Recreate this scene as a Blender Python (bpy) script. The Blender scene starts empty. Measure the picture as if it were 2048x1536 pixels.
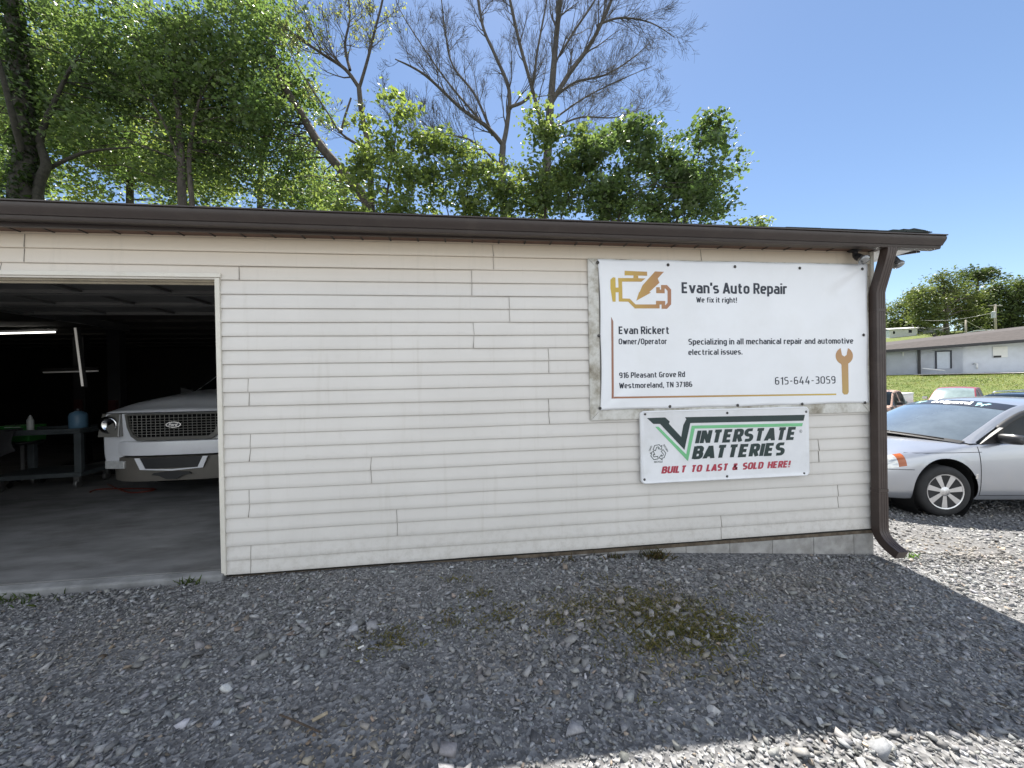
import bpy, bmesh, math, random
import numpy as np
from mathutils import Vector, Matrix

# ------------------------------------------------------------------ camera, sky, sun, exposure
SC = bpy.context.scene
COL = SC.collection
CAM = np.array([0.0, -3.0176, 1.3608])
YAW, PITCH, ROLL, FPX = 0.1180975, -0.0063221, -0.0184363, 769.0
_f = np.array([math.sin(YAW)*math.cos(PITCH), math.cos(YAW)*math.cos(PITCH), math.sin(PITCH)])
_r = np.array([math.cos(YAW), -math.sin(YAW), 0.0]); _u = np.cross(_r, _f)
RIGHT = math.cos(ROLL)*_r + math.sin(ROLL)*_u
UP = -math.sin(ROLL)*_r + math.cos(ROLL)*_u
FWD = _f
cam_data = bpy.data.cameras.new('camera')
cam_data.sensor_width = 36; cam_data.lens = FPX/2048*36
cam_data.clip_start = 0.05; cam_data.clip_end = 3000
cam = bpy.data.objects.new('camera', cam_data); COL.objects.link(cam)
M4 = Matrix(((RIGHT[0], UP[0], -FWD[0], CAM[0]), (RIGHT[1], UP[1], -FWD[1], CAM[1]),
             (RIGHT[2], UP[2], -FWD[2], CAM[2]), (0, 0, 0, 1)))
cam.matrix_world = M4
SC.camera = cam

SUNDIR = Vector((0.125, 0.535, 1.0)).normalized()
SUN_EL = math.asin(SUNDIR.z); SUN_AZ = math.atan2(SUNDIR.x, SUNDIR.y)   # azimuth from +Y towards +X
world = bpy.data.worlds.new('World'); SC.world = world; world.use_nodes = True
wn = world.node_tree; bg = wn.nodes['Background']
sky = wn.nodes.new('ShaderNodeTexSky'); sky.sky_type = 'NISHITA'; sky.sun_disc = False
sky.sun_elevation = SUN_EL; sky.sun_rotation = SUN_AZ
sky.air_density = 1.0; sky.dust_density = 0.22; sky.ozone_density = 2.6; sky.altitude = 300
def _wn(t, **k):
    n = wn.nodes.new(t)
    for a, b in k.items(): setattr(n, a, b)
    return n
# unseen bright clouds added behind the camera to fill the shaded front; the southern half is clear blue
_tc = _wn('ShaderNodeTexCoord'); _sx = _wn('ShaderNodeSeparateXYZ'); wn.links.new(_tc.outputs['Generated'], _sx.inputs[0])
_no = _wn('ShaderNodeTexNoise'); _no.inputs['Scale'].default_value = 2.6; _no.inputs['Detail'].default_value = 7; _no.inputs['Roughness'].default_value = .55
_mp = _wn('ShaderNodeMapping'); _mp.inputs['Scale'].default_value = (1, 1, 2.2); wn.links.new(_tc.outputs['Generated'], _mp.inputs[0]); wn.links.new(_mp.outputs[0], _no.inputs['Vector'])
_cl = _wn('ShaderNodeMapRange'); _cl.interpolation_type = 'SMOOTHSTEP'; wn.links.new(_no.outputs['Fac'], _cl.inputs[0]); _cl.inputs[1].default_value = .40; _cl.inputs[2].default_value = .56
_nr = _wn('ShaderNodeMapRange'); _nr.interpolation_type = 'SMOOTHSTEP'; wn.links.new(_sx.outputs['Y'], _nr.inputs[0])
_nr.inputs[1].default_value = .05; _nr.inputs[2].default_value = -.45; _nr.inputs[3].default_value = 0; _nr.inputs[4].default_value = 1
_mu = _wn('ShaderNodeMath', operation='MULTIPLY'); wn.links.new(_cl.outputs[0], _mu.inputs[0]); wn.links.new(_nr.outputs[0], _mu.inputs[1])
_mx = _wn('ShaderNodeMix', data_type='RGBA'); wn.links.new(_mu.outputs[0], _mx.inputs[0]); wn.links.new(sky.outputs[0], _mx.inputs[6])
FILL_CLOUD = 11.5; _mx.inputs[7].default_value = (FILL_CLOUD*.95, FILL_CLOUD*.98, FILL_CLOUD, 1)
wn.links.new(_mx.outputs[2], bg.inputs[0]); bg.inputs[1].default_value = 0.065
sun_l = bpy.data.lights.new('sun', 'SUN'); sun_l.energy = 5.0; sun_l.angle = math.radians(0.53)
sun_l.color = (1.0, 0.95, 0.87)
sun_o = bpy.data.objects.new('sun', sun_l); COL.objects.link(sun_o)
sun_o.rotation_euler = SUNDIR.to_track_quat('Z', 'Y').to_euler(); sun_o.location = (0, 0, 60)
SC.view_settings.view_transform = 'Standard'; SC.view_settings.look = 'None'
SC.view_settings.exposure = 1.40; SC.view_settings.gamma = 1.0
try:
    SC.cycles.max_bounces = 8; SC.cycles.transparent_max_bounces = 8
    SC.cycles.use_adaptive_sampling = True; SC.cycles.use_denoising = True
    SC.cycles.sample_clamp_indirect = 6.0
except Exception: pass

rng = np.random.default_rng(7); random.seed(7)
HPI = math.pi/2

# ------------------------------------------------------------------ helpers
def ray(px, py):
    d = RIGHT*((px-1024)/FPX) - UP*((py-768)/FPX) + FWD
    return d
def atY(px, py, Y):
    d = ray(px, py); return CAM + d*((Y-CAM[1])/d[1])
def atZ(px, py, zc):                       # at a distance zc along the viewing axis
    return CAM + ray(px, py)*zc

def tag(o, label=None, cat=None, group=None, kind=None):
    if label: o['label'] = label
    if cat: o['category'] = cat
    if group: o['group'] = group
    if kind: o['kind'] = kind
    return o
def empty(name, loc=(0, 0, 0), rz=0.0, label=None, cat=None, group=None):
    o = bpy.data.objects.new(name, None); COL.objects.link(o); o.empty_display_size = .1
    o.location = loc; o.rotation_euler = (0, 0, rz)
    return tag(o, label, cat, group)

class MB:
    def __init__(s): s.v = []; s.f = []; s.mi = []
    def add(s, vs, fs, mi=0):
        n = len(s.v); s.v.extend([tuple(map(float, q)) for q in vs])
        for f in fs: s.f.append(tuple(i+n for i in f)); s.mi.append(mi)
        return s
    def box(s, a, b, mi=0):
        x0, y0, z0 = a; x1, y1, z1 = b
        return s.add([(x0,y0,z0),(x1,y0,z0),(x1,y1,z0),(x0,y1,z0),(x0,y0,z1),(x1,y0,z1),(x1,y1,z1),(x0,y1,z1)],
              [(0,3,2,1),(4,5,6,7),(0,1,5,4),(1,2,6,5),(2,3,7,6),(3,0,4,7)], mi)
    def hexa(s, p, mi=0):                  # 8 corners: bottom 4 then top 4
        return s.add(p, [(0,3,2,1),(4,5,6,7),(0,1,5,4),(1,2,6,5),(2,3,7,6),(3,0,4,7)], mi)
    def tube(s, pts, rad, n=6, mi=0, cap=True):
        pts = [np.array(p, float) for p in pts]; m = len(pts)
        if not hasattr(rad, '__len__'): rad = [rad]*m
        vs = []; nrm = None
        for i, p in enumerate(pts):
            t = pts[min(i+1, m-1)]-pts[max(i-1, 0)]; l = np.linalg.norm(t); t = t/(l if l > 1e-9 else 1)
            if nrm is None:
                a = np.array([0, 0, 1.0]) if abs(t[2]) < .9 else np.array([1.0, 0, 0])
                nrm = np.cross(t, a)
            nrm = nrm - t*np.dot(nrm, t); ln = np.linalg.norm(nrm)
            nrm = nrm/(ln if ln > 1e-9 else 1); b = np.cross(t, nrm)
            for k in range(n):
                a = 2*math.pi*k/n; vs.append(p+rad[i]*(math.cos(a)*nrm+math.sin(a)*b))
        fs = []
        for i in range(m-1):
            for k in range(n):
                fs.append((i*n+k, i*n+(k+1) % n, (i+1)*n+(k+1) % n, (i+1)*n+k))
        if cap: fs.append(tuple(range(n-1, -1, -1))); fs.append(tuple(range((m-1)*n, m*n)))
        return s.add(vs, fs, mi)
    def prism(s, poly, y0, y1, mi=0):      # poly in (x,z), extruded along y
        n = len(poly)
        vs = [(x, y0, z) for x, z in poly]+[(x, y1, z) for x, z in poly]
        fs = [tuple(range(n)), tuple(range(2*n-1, n-1, -1))]
        for i in range(n): fs.append((i, n+i, n+(i+1) % n, (i+1) % n))
        return s.add(vs, fs, mi)
    def extr(s, prof, x0, x1, mi=0):       # closed profile in (y,z), extruded along x
        n = len(prof)
        vs = [(x0, y, z) for y, z in prof]+[(x1, y, z) for y, z in prof]
        fs = [tuple(range(n)), tuple(range(2*n-1, n-1, -1))]
        for i in range(n): fs.append((i, n+i, n+(i+1) % n, (i+1) % n))
        return s.add(vs, fs, mi)
    def lathe(s, prof, c, axis='z', n=20, mi=0):   # prof = [(r, h)]
        vs = []; m = len(prof)
        for r, h in prof:
            for k in range(n):
                a = 2*math.pi*k/n; q = (r*math.cos(a), r*math.sin(a), h)
                if axis == 'y': q = (q[0], q[2], q[1])
                if axis == 'x': q = (q[2], q[0], q[1])
                vs.append((q[0]+c[0], q[1]+c[1], q[2]+c[2]))
        fs = [(i*n+k, i*n+(k+1) % n, (i+1)*n+(k+1) % n, (i+1)*n+k) for i in range(m-1) for k in range(n)]
        if prof[0][0] > 1e-5: fs.append(tuple(range(n)))
        if prof[-1][0] > 1e-5: fs.append(tuple(range((m-1)*n, m*n)))
        return s.add(vs, fs, mi)
    def build(s, name, mats, parent=None, smooth=False, angle=None, bevel=0):
        me = bpy.data.meshes.new(name); me.from_pydata(s.v, [], s.f)
        if not isinstance(mats, (list, tuple)): mats = [mats]
        for m in mats: me.materials.append(m)
        if any(s.mi): me.polygons.foreach_set('material_index', s.mi)
        bm = bmesh.new(); bm.from_mesh(me); bmesh.ops.recalc_face_normals(bm, faces=bm.faces); bm.to_mesh(me); bm.free()
        if smooth or angle: me.polygons.foreach_set('use_smooth', [True]*len(me.polygons))
        if angle: me.set_sharp_from_angle(angle=math.radians(angle))
        me.update()
        o = bpy.data.objects.new(name, me); COL.objects.link(o)
        if parent: o.parent = parent
        if bevel:
            b = o.modifiers.new('bevel', 'BEVEL'); b.width = bevel; b.segments = 2; b.limit_method = 'ANGLE'; b.harden_normals = False
        return o

def split_islands(o):
    """one object per loose piece, all with the same name stem and parent"""
    me = o.data; n = len(me.vertices); par = list(range(n))
    def fd(a):
        while par[a] != a: par[a] = par[par[a]]; a = par[a]
        return a
    for e_ in me.edges: par[fd(e_.vertices[0])] = fd(e_.vertices[1])
    grp = {}
    for p in me.polygons: grp.setdefault(fd(p.vertices[0]), []).append(p)
    if len(grp) < 2: return [o]
    out = []; sm = me.polygons[0].use_smooth
    for g_ in grp.values():
        ids = sorted({v for p in g_ for v in p.vertices}); mp = {v: i for i, v in enumerate(ids)}
        m2 = bpy.data.meshes.new(o.name.split('.')[0]); m2.from_pydata([me.vertices[v].co[:] for v in ids], [], [tuple(mp[v] for v in p.vertices) for p in g_])
        for m in me.materials: m2.materials.append(m)
        if sm: m2.polygons.foreach_set('use_smooth', [True]*len(m2.polygons))
        m2.update(); q = bpy.data.objects.new(o.name.split('.')[0], m2); COL.objects.link(q); q.parent = o.parent; q.matrix_parent_inverse = o.matrix_parent_inverse.copy(); out.append(q)
        for md in o.modifiers:
            if md.type == 'BEVEL': b_ = q.modifiers.new('bevel', 'BEVEL'); b_.width = md.width; b_.segments = 2; b_.limit_method = 'ANGLE'
            if md.type == 'SOLIDIFY': b_ = q.modifiers.new('t', 'SOLIDIFY'); b_.thickness = md.thickness
    bpy.data.objects.remove(o); return out
def raw_mesh(name, verts, faces_flat, nper, mat, parent=None, color=None, smooth=False):
    """numpy mesh: verts (N,3), faces_flat (F*nper), constant face size; colour is per vertex"""
    me = bpy.data.meshes.new(name); nv = len(verts); nf = len(faces_flat)//nper
    me.vertices.add(nv); me.vertices.foreach_set('co', np.asarray(verts, np.float32).ravel())
    me.loops.add(nf*nper); me.loops.foreach_set('vertex_index', np.asarray(faces_flat, np.int32))
    me.polygons.add(nf); me.polygons.foreach_set('loop_start', np.arange(0, nf*nper, nper, dtype=np.int32))
    try: me.polygons.foreach_set('loop_total', np.full(nf, nper, np.int32))
    except Exception: pass
    if color is not None:
        a = me.color_attributes.new('Col', 'FLOAT_COLOR', 'POINT')
        c = np.ones((nv, 4), np.float32); c[:, :3] = color; a.data.foreach_set('color', c.ravel())
    me.update(calc_edges=True); me.validate()
    if smooth: me.polygons.foreach_set('use_smooth', [True]*len(me.polygons))
    me.materials.append(mat)
    o = bpy.data.objects.new(name, me); COL.objects.link(o)
    if parent: o.parent = parent
    return o

# ------------------------------------------------------------------ materials
def new_mat(name):
    m = bpy.data.materials.new(name); m.use_nodes = True
    nt = m.node_tree; return m, nt, nt.nodes['Principled BSDF']
def N(nt, t, **kw):
    n = nt.nodes.new(t)
    for k, v in kw.items(): setattr(n, k, v)
    return n
def coords(nt, sc=(1, 1, 1)):
    tc = N(nt, 'ShaderNodeTexCoord'); mp = N(nt, 'ShaderNodeMapping'); mp.inputs['Scale'].default_value = sc
    nt.links.new(tc.outputs['Object'], mp.inputs[0]); return mp.outputs[0]
def noise(nt, vec, scale, detail=5, rough=.6):
    n = N(nt, 'ShaderNodeTexNoise'); n.inputs['Scale'].default_value = scale; n.inputs['Detail'].default_value = detail
    n.inputs['Roughness'].default_value = rough; nt.links.new(vec, n.inputs['Vector']); return n.outputs['Fac']
def ramp(nt, fac, stops):
    r = N(nt, 'ShaderNodeValToRGB'); cr = r.color_ramp
    while len(cr.elements) < len(stops): cr.elements.new(.5)
    for e, (p, c) in zip(cr.elements, stops):
        e.position = p; e.color = (c if len(c) == 4 else (*c, 1)) if hasattr(c, '__len__') else (c, c, c, 1)
    nt.links.new(fac, r.inputs[0]); return r.outputs[0]
def mixc(nt, fac, a, b, mode='MIX'):
    m = N(nt, 'ShaderNodeMix', data_type='RGBA', blend_type=mode)
    for sock, v in ((m.inputs[0], fac), (m.inputs[6], a), (m.inputs[7], b)):
        if hasattr(v, 'is_output'): nt.links.new(v, sock)
        elif hasattr(v, '__len__'): sock.default_value = (*v[:3], 1)
        else: sock.default_value = v
    return m.outputs[2]
def bump(nt, bs, h, strength=.3, dist=.01):
    b = N(nt, 'ShaderNodeBump'); b.inputs['Strength'].default_value = strength; b.inputs['Distance'].default_value = dist
    nt.links.new(h, b.inputs['Height']); nt.links.new(b.outputs[0], bs.inputs['Normal'])
def mat(name, c, rough=.6, metal=0, var=.12, scale=4, stretch=(1, 1, 1), bmp=0, bscale=60, bdist=.003, coat=0, spec=.5, dirt=None, dirt_amt=.5, dirt_scale=3):
    m, nt, bs = new_mat(name)
    v = coords(nt, stretch); n1 = noise(nt, v, scale)
    lo = tuple(max(0, x*(1-var)) for x in c); hi = tuple(min(1, x*(1+var)) for x in c)
    col = ramp(nt, n1, [(.3, lo), (.7, hi)])
    if dirt:
        d = ramp(nt, noise(nt, v, dirt_scale, 8, .7), [(.5, 0), (.72, dirt_amt)])
        col = mixc(nt, d, col, dirt)
    nt.links.new(col, bs.inputs['Base Color'])
    bs.inputs['Roughness'].default_value = rough; bs.inputs['Metallic'].default_value = metal
    bs.inputs['Coat Weight'].default_value = coat; bs.inputs['Coat Roughness'].default_value = .04
    bs.inputs['Specular IOR Level'].default_value = spec
    if bmp: bump(nt, bs, noise(nt, v, bscale, 6, .65), bmp, bdist)
    return m
def emit(name, c, s):
    m, nt, bs = new_mat(name); bs.inputs['Base Color'].default_value = (.8, .8, .8, 1)
    bs.inputs['Emission Color'].default_value = (*c, 1); bs.inputs['Emission Strength'].default_value = s; return m
def leaf_mat(name, trans=.5, tint=(1.1, 1.22, .55)):
    m, nt, bs = new_mat(name)
    at = N(nt, 'ShaderNodeAttribute'); at.attribute_name = 'Col'
    nt.links.new(at.outputs['Color'], bs.inputs['Base Color']); bs.inputs['Roughness'].default_value = .36
    bs.inputs['Specular IOR Level'].default_value = .5
    tr = N(nt, 'ShaderNodeBsdfTranslucent')
    nt.links.new(mixc(nt, 1.0, at.outputs['Color'], tint, 'MULTIPLY'), tr.inputs[0])
    mx = N(nt, 'ShaderNodeMixShader'); mx.inputs[0].default_value = trans
    nt.links.new(bs.outputs[0], mx.inputs[1]); nt.links.new(tr.outputs[0], mx.inputs[2])
    nt.links.new(mx.outputs[0], nt.nodes['Material Output'].inputs[0]); return m
def attr_mat(name, rough=.8, bscale=0, bstr=.4):
    m, nt, bs = new_mat(name)
    at = N(nt, 'ShaderNodeAttribute'); at.attribute_name = 'Col'
    v = coords(nt); n1 = ramp(nt, noise(nt, v, 90, 4, .7), [(.3, .8), (.7, 1.15)])
    nt.links.new(mixc(nt, 1.0, at.outputs['Color'], n1, 'MULTIPLY'), bs.inputs['Base Color'])
    bs.inputs['Roughness'].default_value = rough; bs.inputs['Specular IOR Level'].default_value = .35
    if bscale: bump(nt, bs, noise(nt, v, bscale, 5, .7), bstr, .004)
    return m

m_vinyl, _nt, _bs = new_mat('cream_vinyl_siding')
_v = coords(_nt, (1, 1, 1)); _w = coords(_nt, (1.5, 1, 60))
_c = ramp(_nt, noise(_nt, _v, 1.3, 4, .6), [(.3, (.615, .59, .555)), (.7, (.67, .645, .61))])
_c = mixc(_nt, ramp(_nt, noise(_nt, _v, 9, 8, .75), [(.58, 0), (.8, .22)]), _c, (.36, .33, .28))
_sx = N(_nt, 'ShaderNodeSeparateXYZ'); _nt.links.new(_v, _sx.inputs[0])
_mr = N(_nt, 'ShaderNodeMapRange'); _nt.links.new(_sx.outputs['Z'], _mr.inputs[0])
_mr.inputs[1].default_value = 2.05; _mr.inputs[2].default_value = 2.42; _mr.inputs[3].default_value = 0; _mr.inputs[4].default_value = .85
_c = mixc(_nt, _mr.outputs[0], _c, (.62, .515, .38))         # old dust film, with warm reflected light under the eave painted in
_ms = N(_nt, 'ShaderNodeMapRange'); _nt.links.new(_sx.outputs['Z'], _ms.inputs[0]); _ms.inputs[1].default_value = .32; _ms.inputs[2].default_value = -.02
_mm = N(_nt, 'ShaderNodeMath', operation='MULTIPLY'); _nt.links.new(_ms.outputs[0], _mm.inputs[0]); _nt.links.new(ramp(_nt, noise(_nt, _v, 16, 9, .8), [(.46, 0), (.72, .55)]), _mm.inputs[1])
_c = mixc(_nt, _mm.outputs[0], _c, (.30, .265, .215))                                                       # mud splash near the ground
_c = mixc(_nt, ramp(_nt, noise(_nt, coords(_nt, (7, 1, .5)), 2.2, 6, .65), [(.56, 0), (.78, .28)]), _c, (.42, .385, .32))   # faint run marks
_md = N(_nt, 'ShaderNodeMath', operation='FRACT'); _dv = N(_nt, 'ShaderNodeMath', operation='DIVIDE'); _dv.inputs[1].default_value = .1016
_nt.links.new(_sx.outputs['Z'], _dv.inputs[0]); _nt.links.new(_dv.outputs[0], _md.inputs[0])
_c = mixc(_nt, ramp(_nt, _md.outputs[0], [(.0, 0), (.945, 0), (.98, .42), (1, .6)]), _c, (.17, .15, .12))   # the lip's shadow line painted under each lap, with some grime
_nt.links.new(_c, _bs.inputs['Base Color']); _bs.inputs['Roughness'].default_value = .55
bump(_nt, _bs, noise(_nt, _w, 14, 5, .7), .14, .002)
m_seam_shade = mat('seam_shade', (.27, .25, .22), .9)  # dark tone painted as shade for the seam strips
m_trim = mat('cream_trim', (.66, .63, .56), .5, var=.06, dirt=(.4, .36, .28), dirt_amt=.4, dirt_scale=8)
m_trim2 = mat('aged_cream_trim', (.60, .54, .42), .5, var=.08, dirt=(.35, .29, .2), dirt_amt=.4, dirt_scale=6)
m_brown = mat('brown_aluminium', (.036, .026, .023), .42, var=.1, scale=2, bmp=.05, bscale=5, dirt=(.075, .06, .05), dirt_amt=.35, dirt_scale=5)
m_brown2 = mat('brown_downspout', (.046, .031, .026), .45, var=.12, scale=3, dirt=(.09, .07, .06), dirt_amt=.5, dirt_scale=7)
m_soffit = mat('brown_soffit', (.13, .075, .055), .6, var=.15)
m_white_al = mat('white_soffit', (.75, .75, .73), .5, var=.05)
m_shingle = mat('dark_shingle', (.035, .045, .042), .9, var=.4, scale=40, bmp=.6, bscale=150)
m_block = mat('concrete_block', (.36, .35, .335), .9, var=.25, scale=9, bmp=.5, bscale=220, bdist=.004, dirt=(.16, .145, .12), dirt_amt=.5, dirt_scale=5)
m_sill = mat('stained_sill', (.11, .085, .06), .9, var=.4, scale=14, bmp=.6, bscale=60, dirt=(.25, .22, .18), dirt_amt=.5, dirt_scale=12)
m_slab = mat('garage_concrete', (.18, .18, .18), .75, var=.35, scale=1.6, stretch=(1, 2.6, 1), bmp=.1, bscale=70, dirt=(.05, .045, .04), dirt_amt=.7, dirt_scale=1.2)
m_slabedge = mat('slab_edge_concrete', (.22, .222, .222), .85, var=.3, scale=6, bmp=.3, bscale=70)
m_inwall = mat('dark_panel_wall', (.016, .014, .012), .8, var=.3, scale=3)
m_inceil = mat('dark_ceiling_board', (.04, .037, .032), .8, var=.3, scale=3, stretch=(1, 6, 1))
m_door = mat('overhead_door_steel', (.10, .098, .095), .5, var=.15, scale=3)
m_steel = mat('galvanised_steel', (.35, .35, .35), .4, metal=.9, var=.15)
m_black = mat('black_plastic', (.015, .015, .016), .5, var=.2)
m_rubber = mat('tyre_rubber', (.022, .022, .023), .8, var=.25, scale=12)
m_chrome = mat('chrome', (.72, .72, .72), .16, metal=1, var=.05)
m_alloy = mat('bright_wheel_cover', (.62, .62, .63), .28, metal=.85, var=.08)
m_dkmetal = mat('dark_metal', (.03, .03, .032), .5, metal=.4, var=.2)
m_screw = mat('dull_screw_head', (.10, .095, .09), .45, metal=.7, var=.3, scale=40)
m_banner = mat('white_banner_vinyl', (.78, .795, .82), .5, var=.03, scale=2, dirt=(.66, .66, .64), dirt_amt=.3, dirt_scale=1.5)
m_signmetal = mat('white_sign_metal', (.76, .77, .79), .38, var=.04, scale=5, dirt=(.5, .5, .46), dirt_amt=.25, dirt_scale=7)
m_ink = mat('dark_navy_ink', (.018, .024, .04), .5, var=.05)
m_dkgreen = mat('dark_green_ink', (.012, .032, .032), .4, var=.15, scale=12)
m_ltgreen = mat('light_green_ink', (.17, .50, .24), .4, var=.08)
m_redink = mat('faded_red_ink', (.42, .045, .075), .4, var=.15, scale=18)
m_bark = mat('grey_brown_bark', (.07, .06, .05), .95, var=.45, scale=9, stretch=(1, 1, .25), bmp=.9, bscale=25, bdist=.03)
m_bark2 = mat('grey_bark', (.075, .068, .06), .95, var=.35, scale=9, stretch=(1, 1, .3), bmp=.8, bscale=25, bdist=.02)
m_barkdk = mat('ivy_dark_bark', (.030, .028, .02), .95, var=.5, scale=12, bmp=1, bscale=25, bdist=.03)
m_leaf = leaf_mat('green_leaf', .60)
m_leafb = leaf_mat('bright_leaf', .60, (1.2, 1.2, .55))
m_leaffar = leaf_mat('far_leaf', .35, (1.1, 1.15, .6)); m_leaffar.node_tree.nodes['Principled BSDF'].inputs['Specular IOR Level'].default_value = .12
m_stone = attr_mat('crushed_limestone', .85, 130, .5)
m_glass = None
def glass(name, c, rough=.04, spec=.8, coat=1):
    m, nt, bs = new_mat(name); v = coords(nt)
    nt.links.new(ramp(nt, noise(nt, v, 3, 6, .7), [(.3, tuple(x*.8 for x in c)), (.75, tuple(x*1.25 for x in c))]), bs.inputs['Base Color'])
    bs.inputs['Roughness'].default_value = rough; bs.inputs['Specular IOR Level'].default_value = spec
    bs.inputs['Coat Weight'].default_value = coat; bs.inputs['Coat Roughness'].default_value = .03; return m
m_wind = glass('sky_sheen_windscreen', (.11, .135, .155), .10)  # pale blue base puts reflected sky into the glass colour
m_sideglass = glass('tinted_window', (.010, .014, .017), .06, .12, 0)
m_farglass = glass('far_windscreen', (.22, .28, .27), .1, .9)
def paint(name, c, metal=0, rough=.35, coat=.7, dirt=None, amt=.25):
    return mat(name, c, rough, metal, .04, 3, coat=coat, dirt=dirt, dirt_amt=amt, dirt_scale=6)
m_silver = paint('silver_car_paint', (.40, .415, .45), .62, .30, .8, (.42, .40, .36), .2)
m_white = paint('white_car_paint', (.72, .73, .76), 0, .3, .6, (.45, .42, .38), .25)
m_cladding = mat('tan_grey_cladding', (.11, .10, .085), .55, var=.12, dirt=(.1, .09, .08), dirt_amt=.4)
m_redpaint = paint('faded_red_paint', (.26, .035, .04), 0, .4, .5, (.3, .12, .1), .3)
m_dkpaint = paint('black_car_paint', (.012, .013, .018), 0, .25, .9)
m_amber = glass('amber_lens', (.34, .085, .018), .2, .5, .3)
m_lens = mat('clear_lamp_lens', (.62, .63, .62), .12, var=.15, scale=25, coat=1, metal=.3)

def gradient_mat(name, axis, lo, hi, c0, c1):
    m, nt, bs = new_mat(name); tc = N(nt, 'ShaderNodeTexCoord'); sx = N(nt, 'ShaderNodeSeparateXYZ')
    nt.links.new(tc.outputs['Object'], sx.inputs[0]); mr = N(nt, 'ShaderNodeMapRange')
    nt.links.new(sx.outputs[axis], mr.inputs[0]); mr.inputs[1].default_value = lo; mr.inputs[2].default_value = hi
    nt.links.new(ramp(nt, mr.outputs[0], [(0, c0), (1, c1)]), bs.inputs['Base Color']); bs.inputs['Roughness'].default_value = .5
    return m

# ------------------------------------------------------------------ ground
def smooth(a, b, x):
    t = np.clip((x-a)/(b-a), 0, 1); return t*t*(3-2*t)
def gz(x, y):
    x = np.asarray(x, float); y = np.asarray(y, float)
    base = np.interp(x, [-30, -3, -.5, .5, 1.4, 2.4, 3.6, 5.75, 8, 17, 24], [-.1, -.035, -.025, -.05, -.075, -.15, -.25, -.40, -.5, -.85, -.95])
    base = base - .035*np.clip(-y, 0, 4)*smooth(1.5, 4, x)
    s = .82*x+.57*(y+3)
    far = np.interp(s, [0, 24, 32, 36, 44, 54, 62, 72, 85, 110, 130, 160, 220, 600], [-.9, -.98, -.98, -.6, .35, 1.05, 1.33, 1.5, 2.8, 7.4, 10.4, 13, 17, 21])
    w = smooth(14, 24, s)*smooth(6, 14, x)
    back = np.interp(y, [8, 14, 30, 80], [0, .2, .8, 2.])*(1-smooth(4, 10, x))
    micro = .012*np.sin(1.9*x+.7*y)+.010*np.sin(3.1*y-1.3*x)
    return base*(1-w)+far*w+back+micro*(y < 0)
gx = np.unique(np.concatenate([np.linspace(-400, -12, 18), np.linspace(-12, 12, 97), np.linspace(12, 90, 79), np.linspace(90, 700, 40)]))
gy = np.unique(np.concatenate([np.linspace(-60, -8, 14), np.linspace(-8, 10, 73), np.linspace(10, 90, 70), np.linspace(90, 600, 36)]))
GX, GY = np.meshgrid(gx, gy); GZ = gz(GX, GY)
nx, ny = len(gx), len(gy)
idx = np.arange(nx*ny).reshape(ny, nx)
gf = np.stack([idx[:-1, :-1], idx[:-1, 1:], idx[1:, 1:], idx[1:, :-1]], -1).reshape(-1)
Sv = (.82*GX+.57*(GY+3)).ravel()
gm = smooth(31.5, 33.5, Sv)*smooth(5, 9, GX.ravel())
gm = np.maximum(gm, smooth(8.0, 10.5, GY.ravel())*(1-smooth(5, 8, GX.ravel())))
m_ground, _nt, _bs = new_mat('gravel_and_grass_ground')
_v = coords(_nt)
_vo = N(_nt, 'ShaderNodeTexVoronoi'); _vo.inputs['Scale'].default_value = 55; _nt.links.new(_v, _vo.inputs['Vector'])
_sv = N(_nt, 'ShaderNodeSeparateColor'); _nt.links.new(_vo.outputs['Color'], _sv.inputs[0])
_gc = ramp(_nt, _sv.outputs[0], [(0, (.09, .09, .092)), (.6, (.17, .17, .173)), (1, (.29, .29, .29))])
_gc = mixc(_nt, ramp(_nt, noise(_nt, _v, 1.1, 6, .7), [(.48, 0), (.7, .55)]), _gc, (.105, .10, .095))
_gr = ramp(_nt, noise(_nt, _v, 1.2, 9, .75), [(.32, (.065, .095, .024)), (.5, (.11, .14, .038)), (.68, (.19, .175, .08))])
_at = N(_nt, 'ShaderNodeAttribute'); _at.attribute_name = 'Col'
_sp = N(_nt, 'ShaderNodeSeparateColor'); _nt.links.new(_at.outputs['Color'], _sp.inputs[0])
_nt.links.new(mixc(_nt, _sp.outputs[0], _gc, _gr), _bs.inputs['Base Color'])
_bs.inputs['Roughness'].default_value = .95; _bs.inputs['Specular IOR Level'].default_value = .2
bump(_nt, _bs, _vo.outputs['Distance'], .8, .012)
g = raw_mesh('ground', np.stack([GX, GY, GZ], -1).reshape(-1, 3), gf, 4, m_ground, color=np.repeat(gm[:, None], 3, 1), smooth=True)
tag(g, kind='structure')

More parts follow.
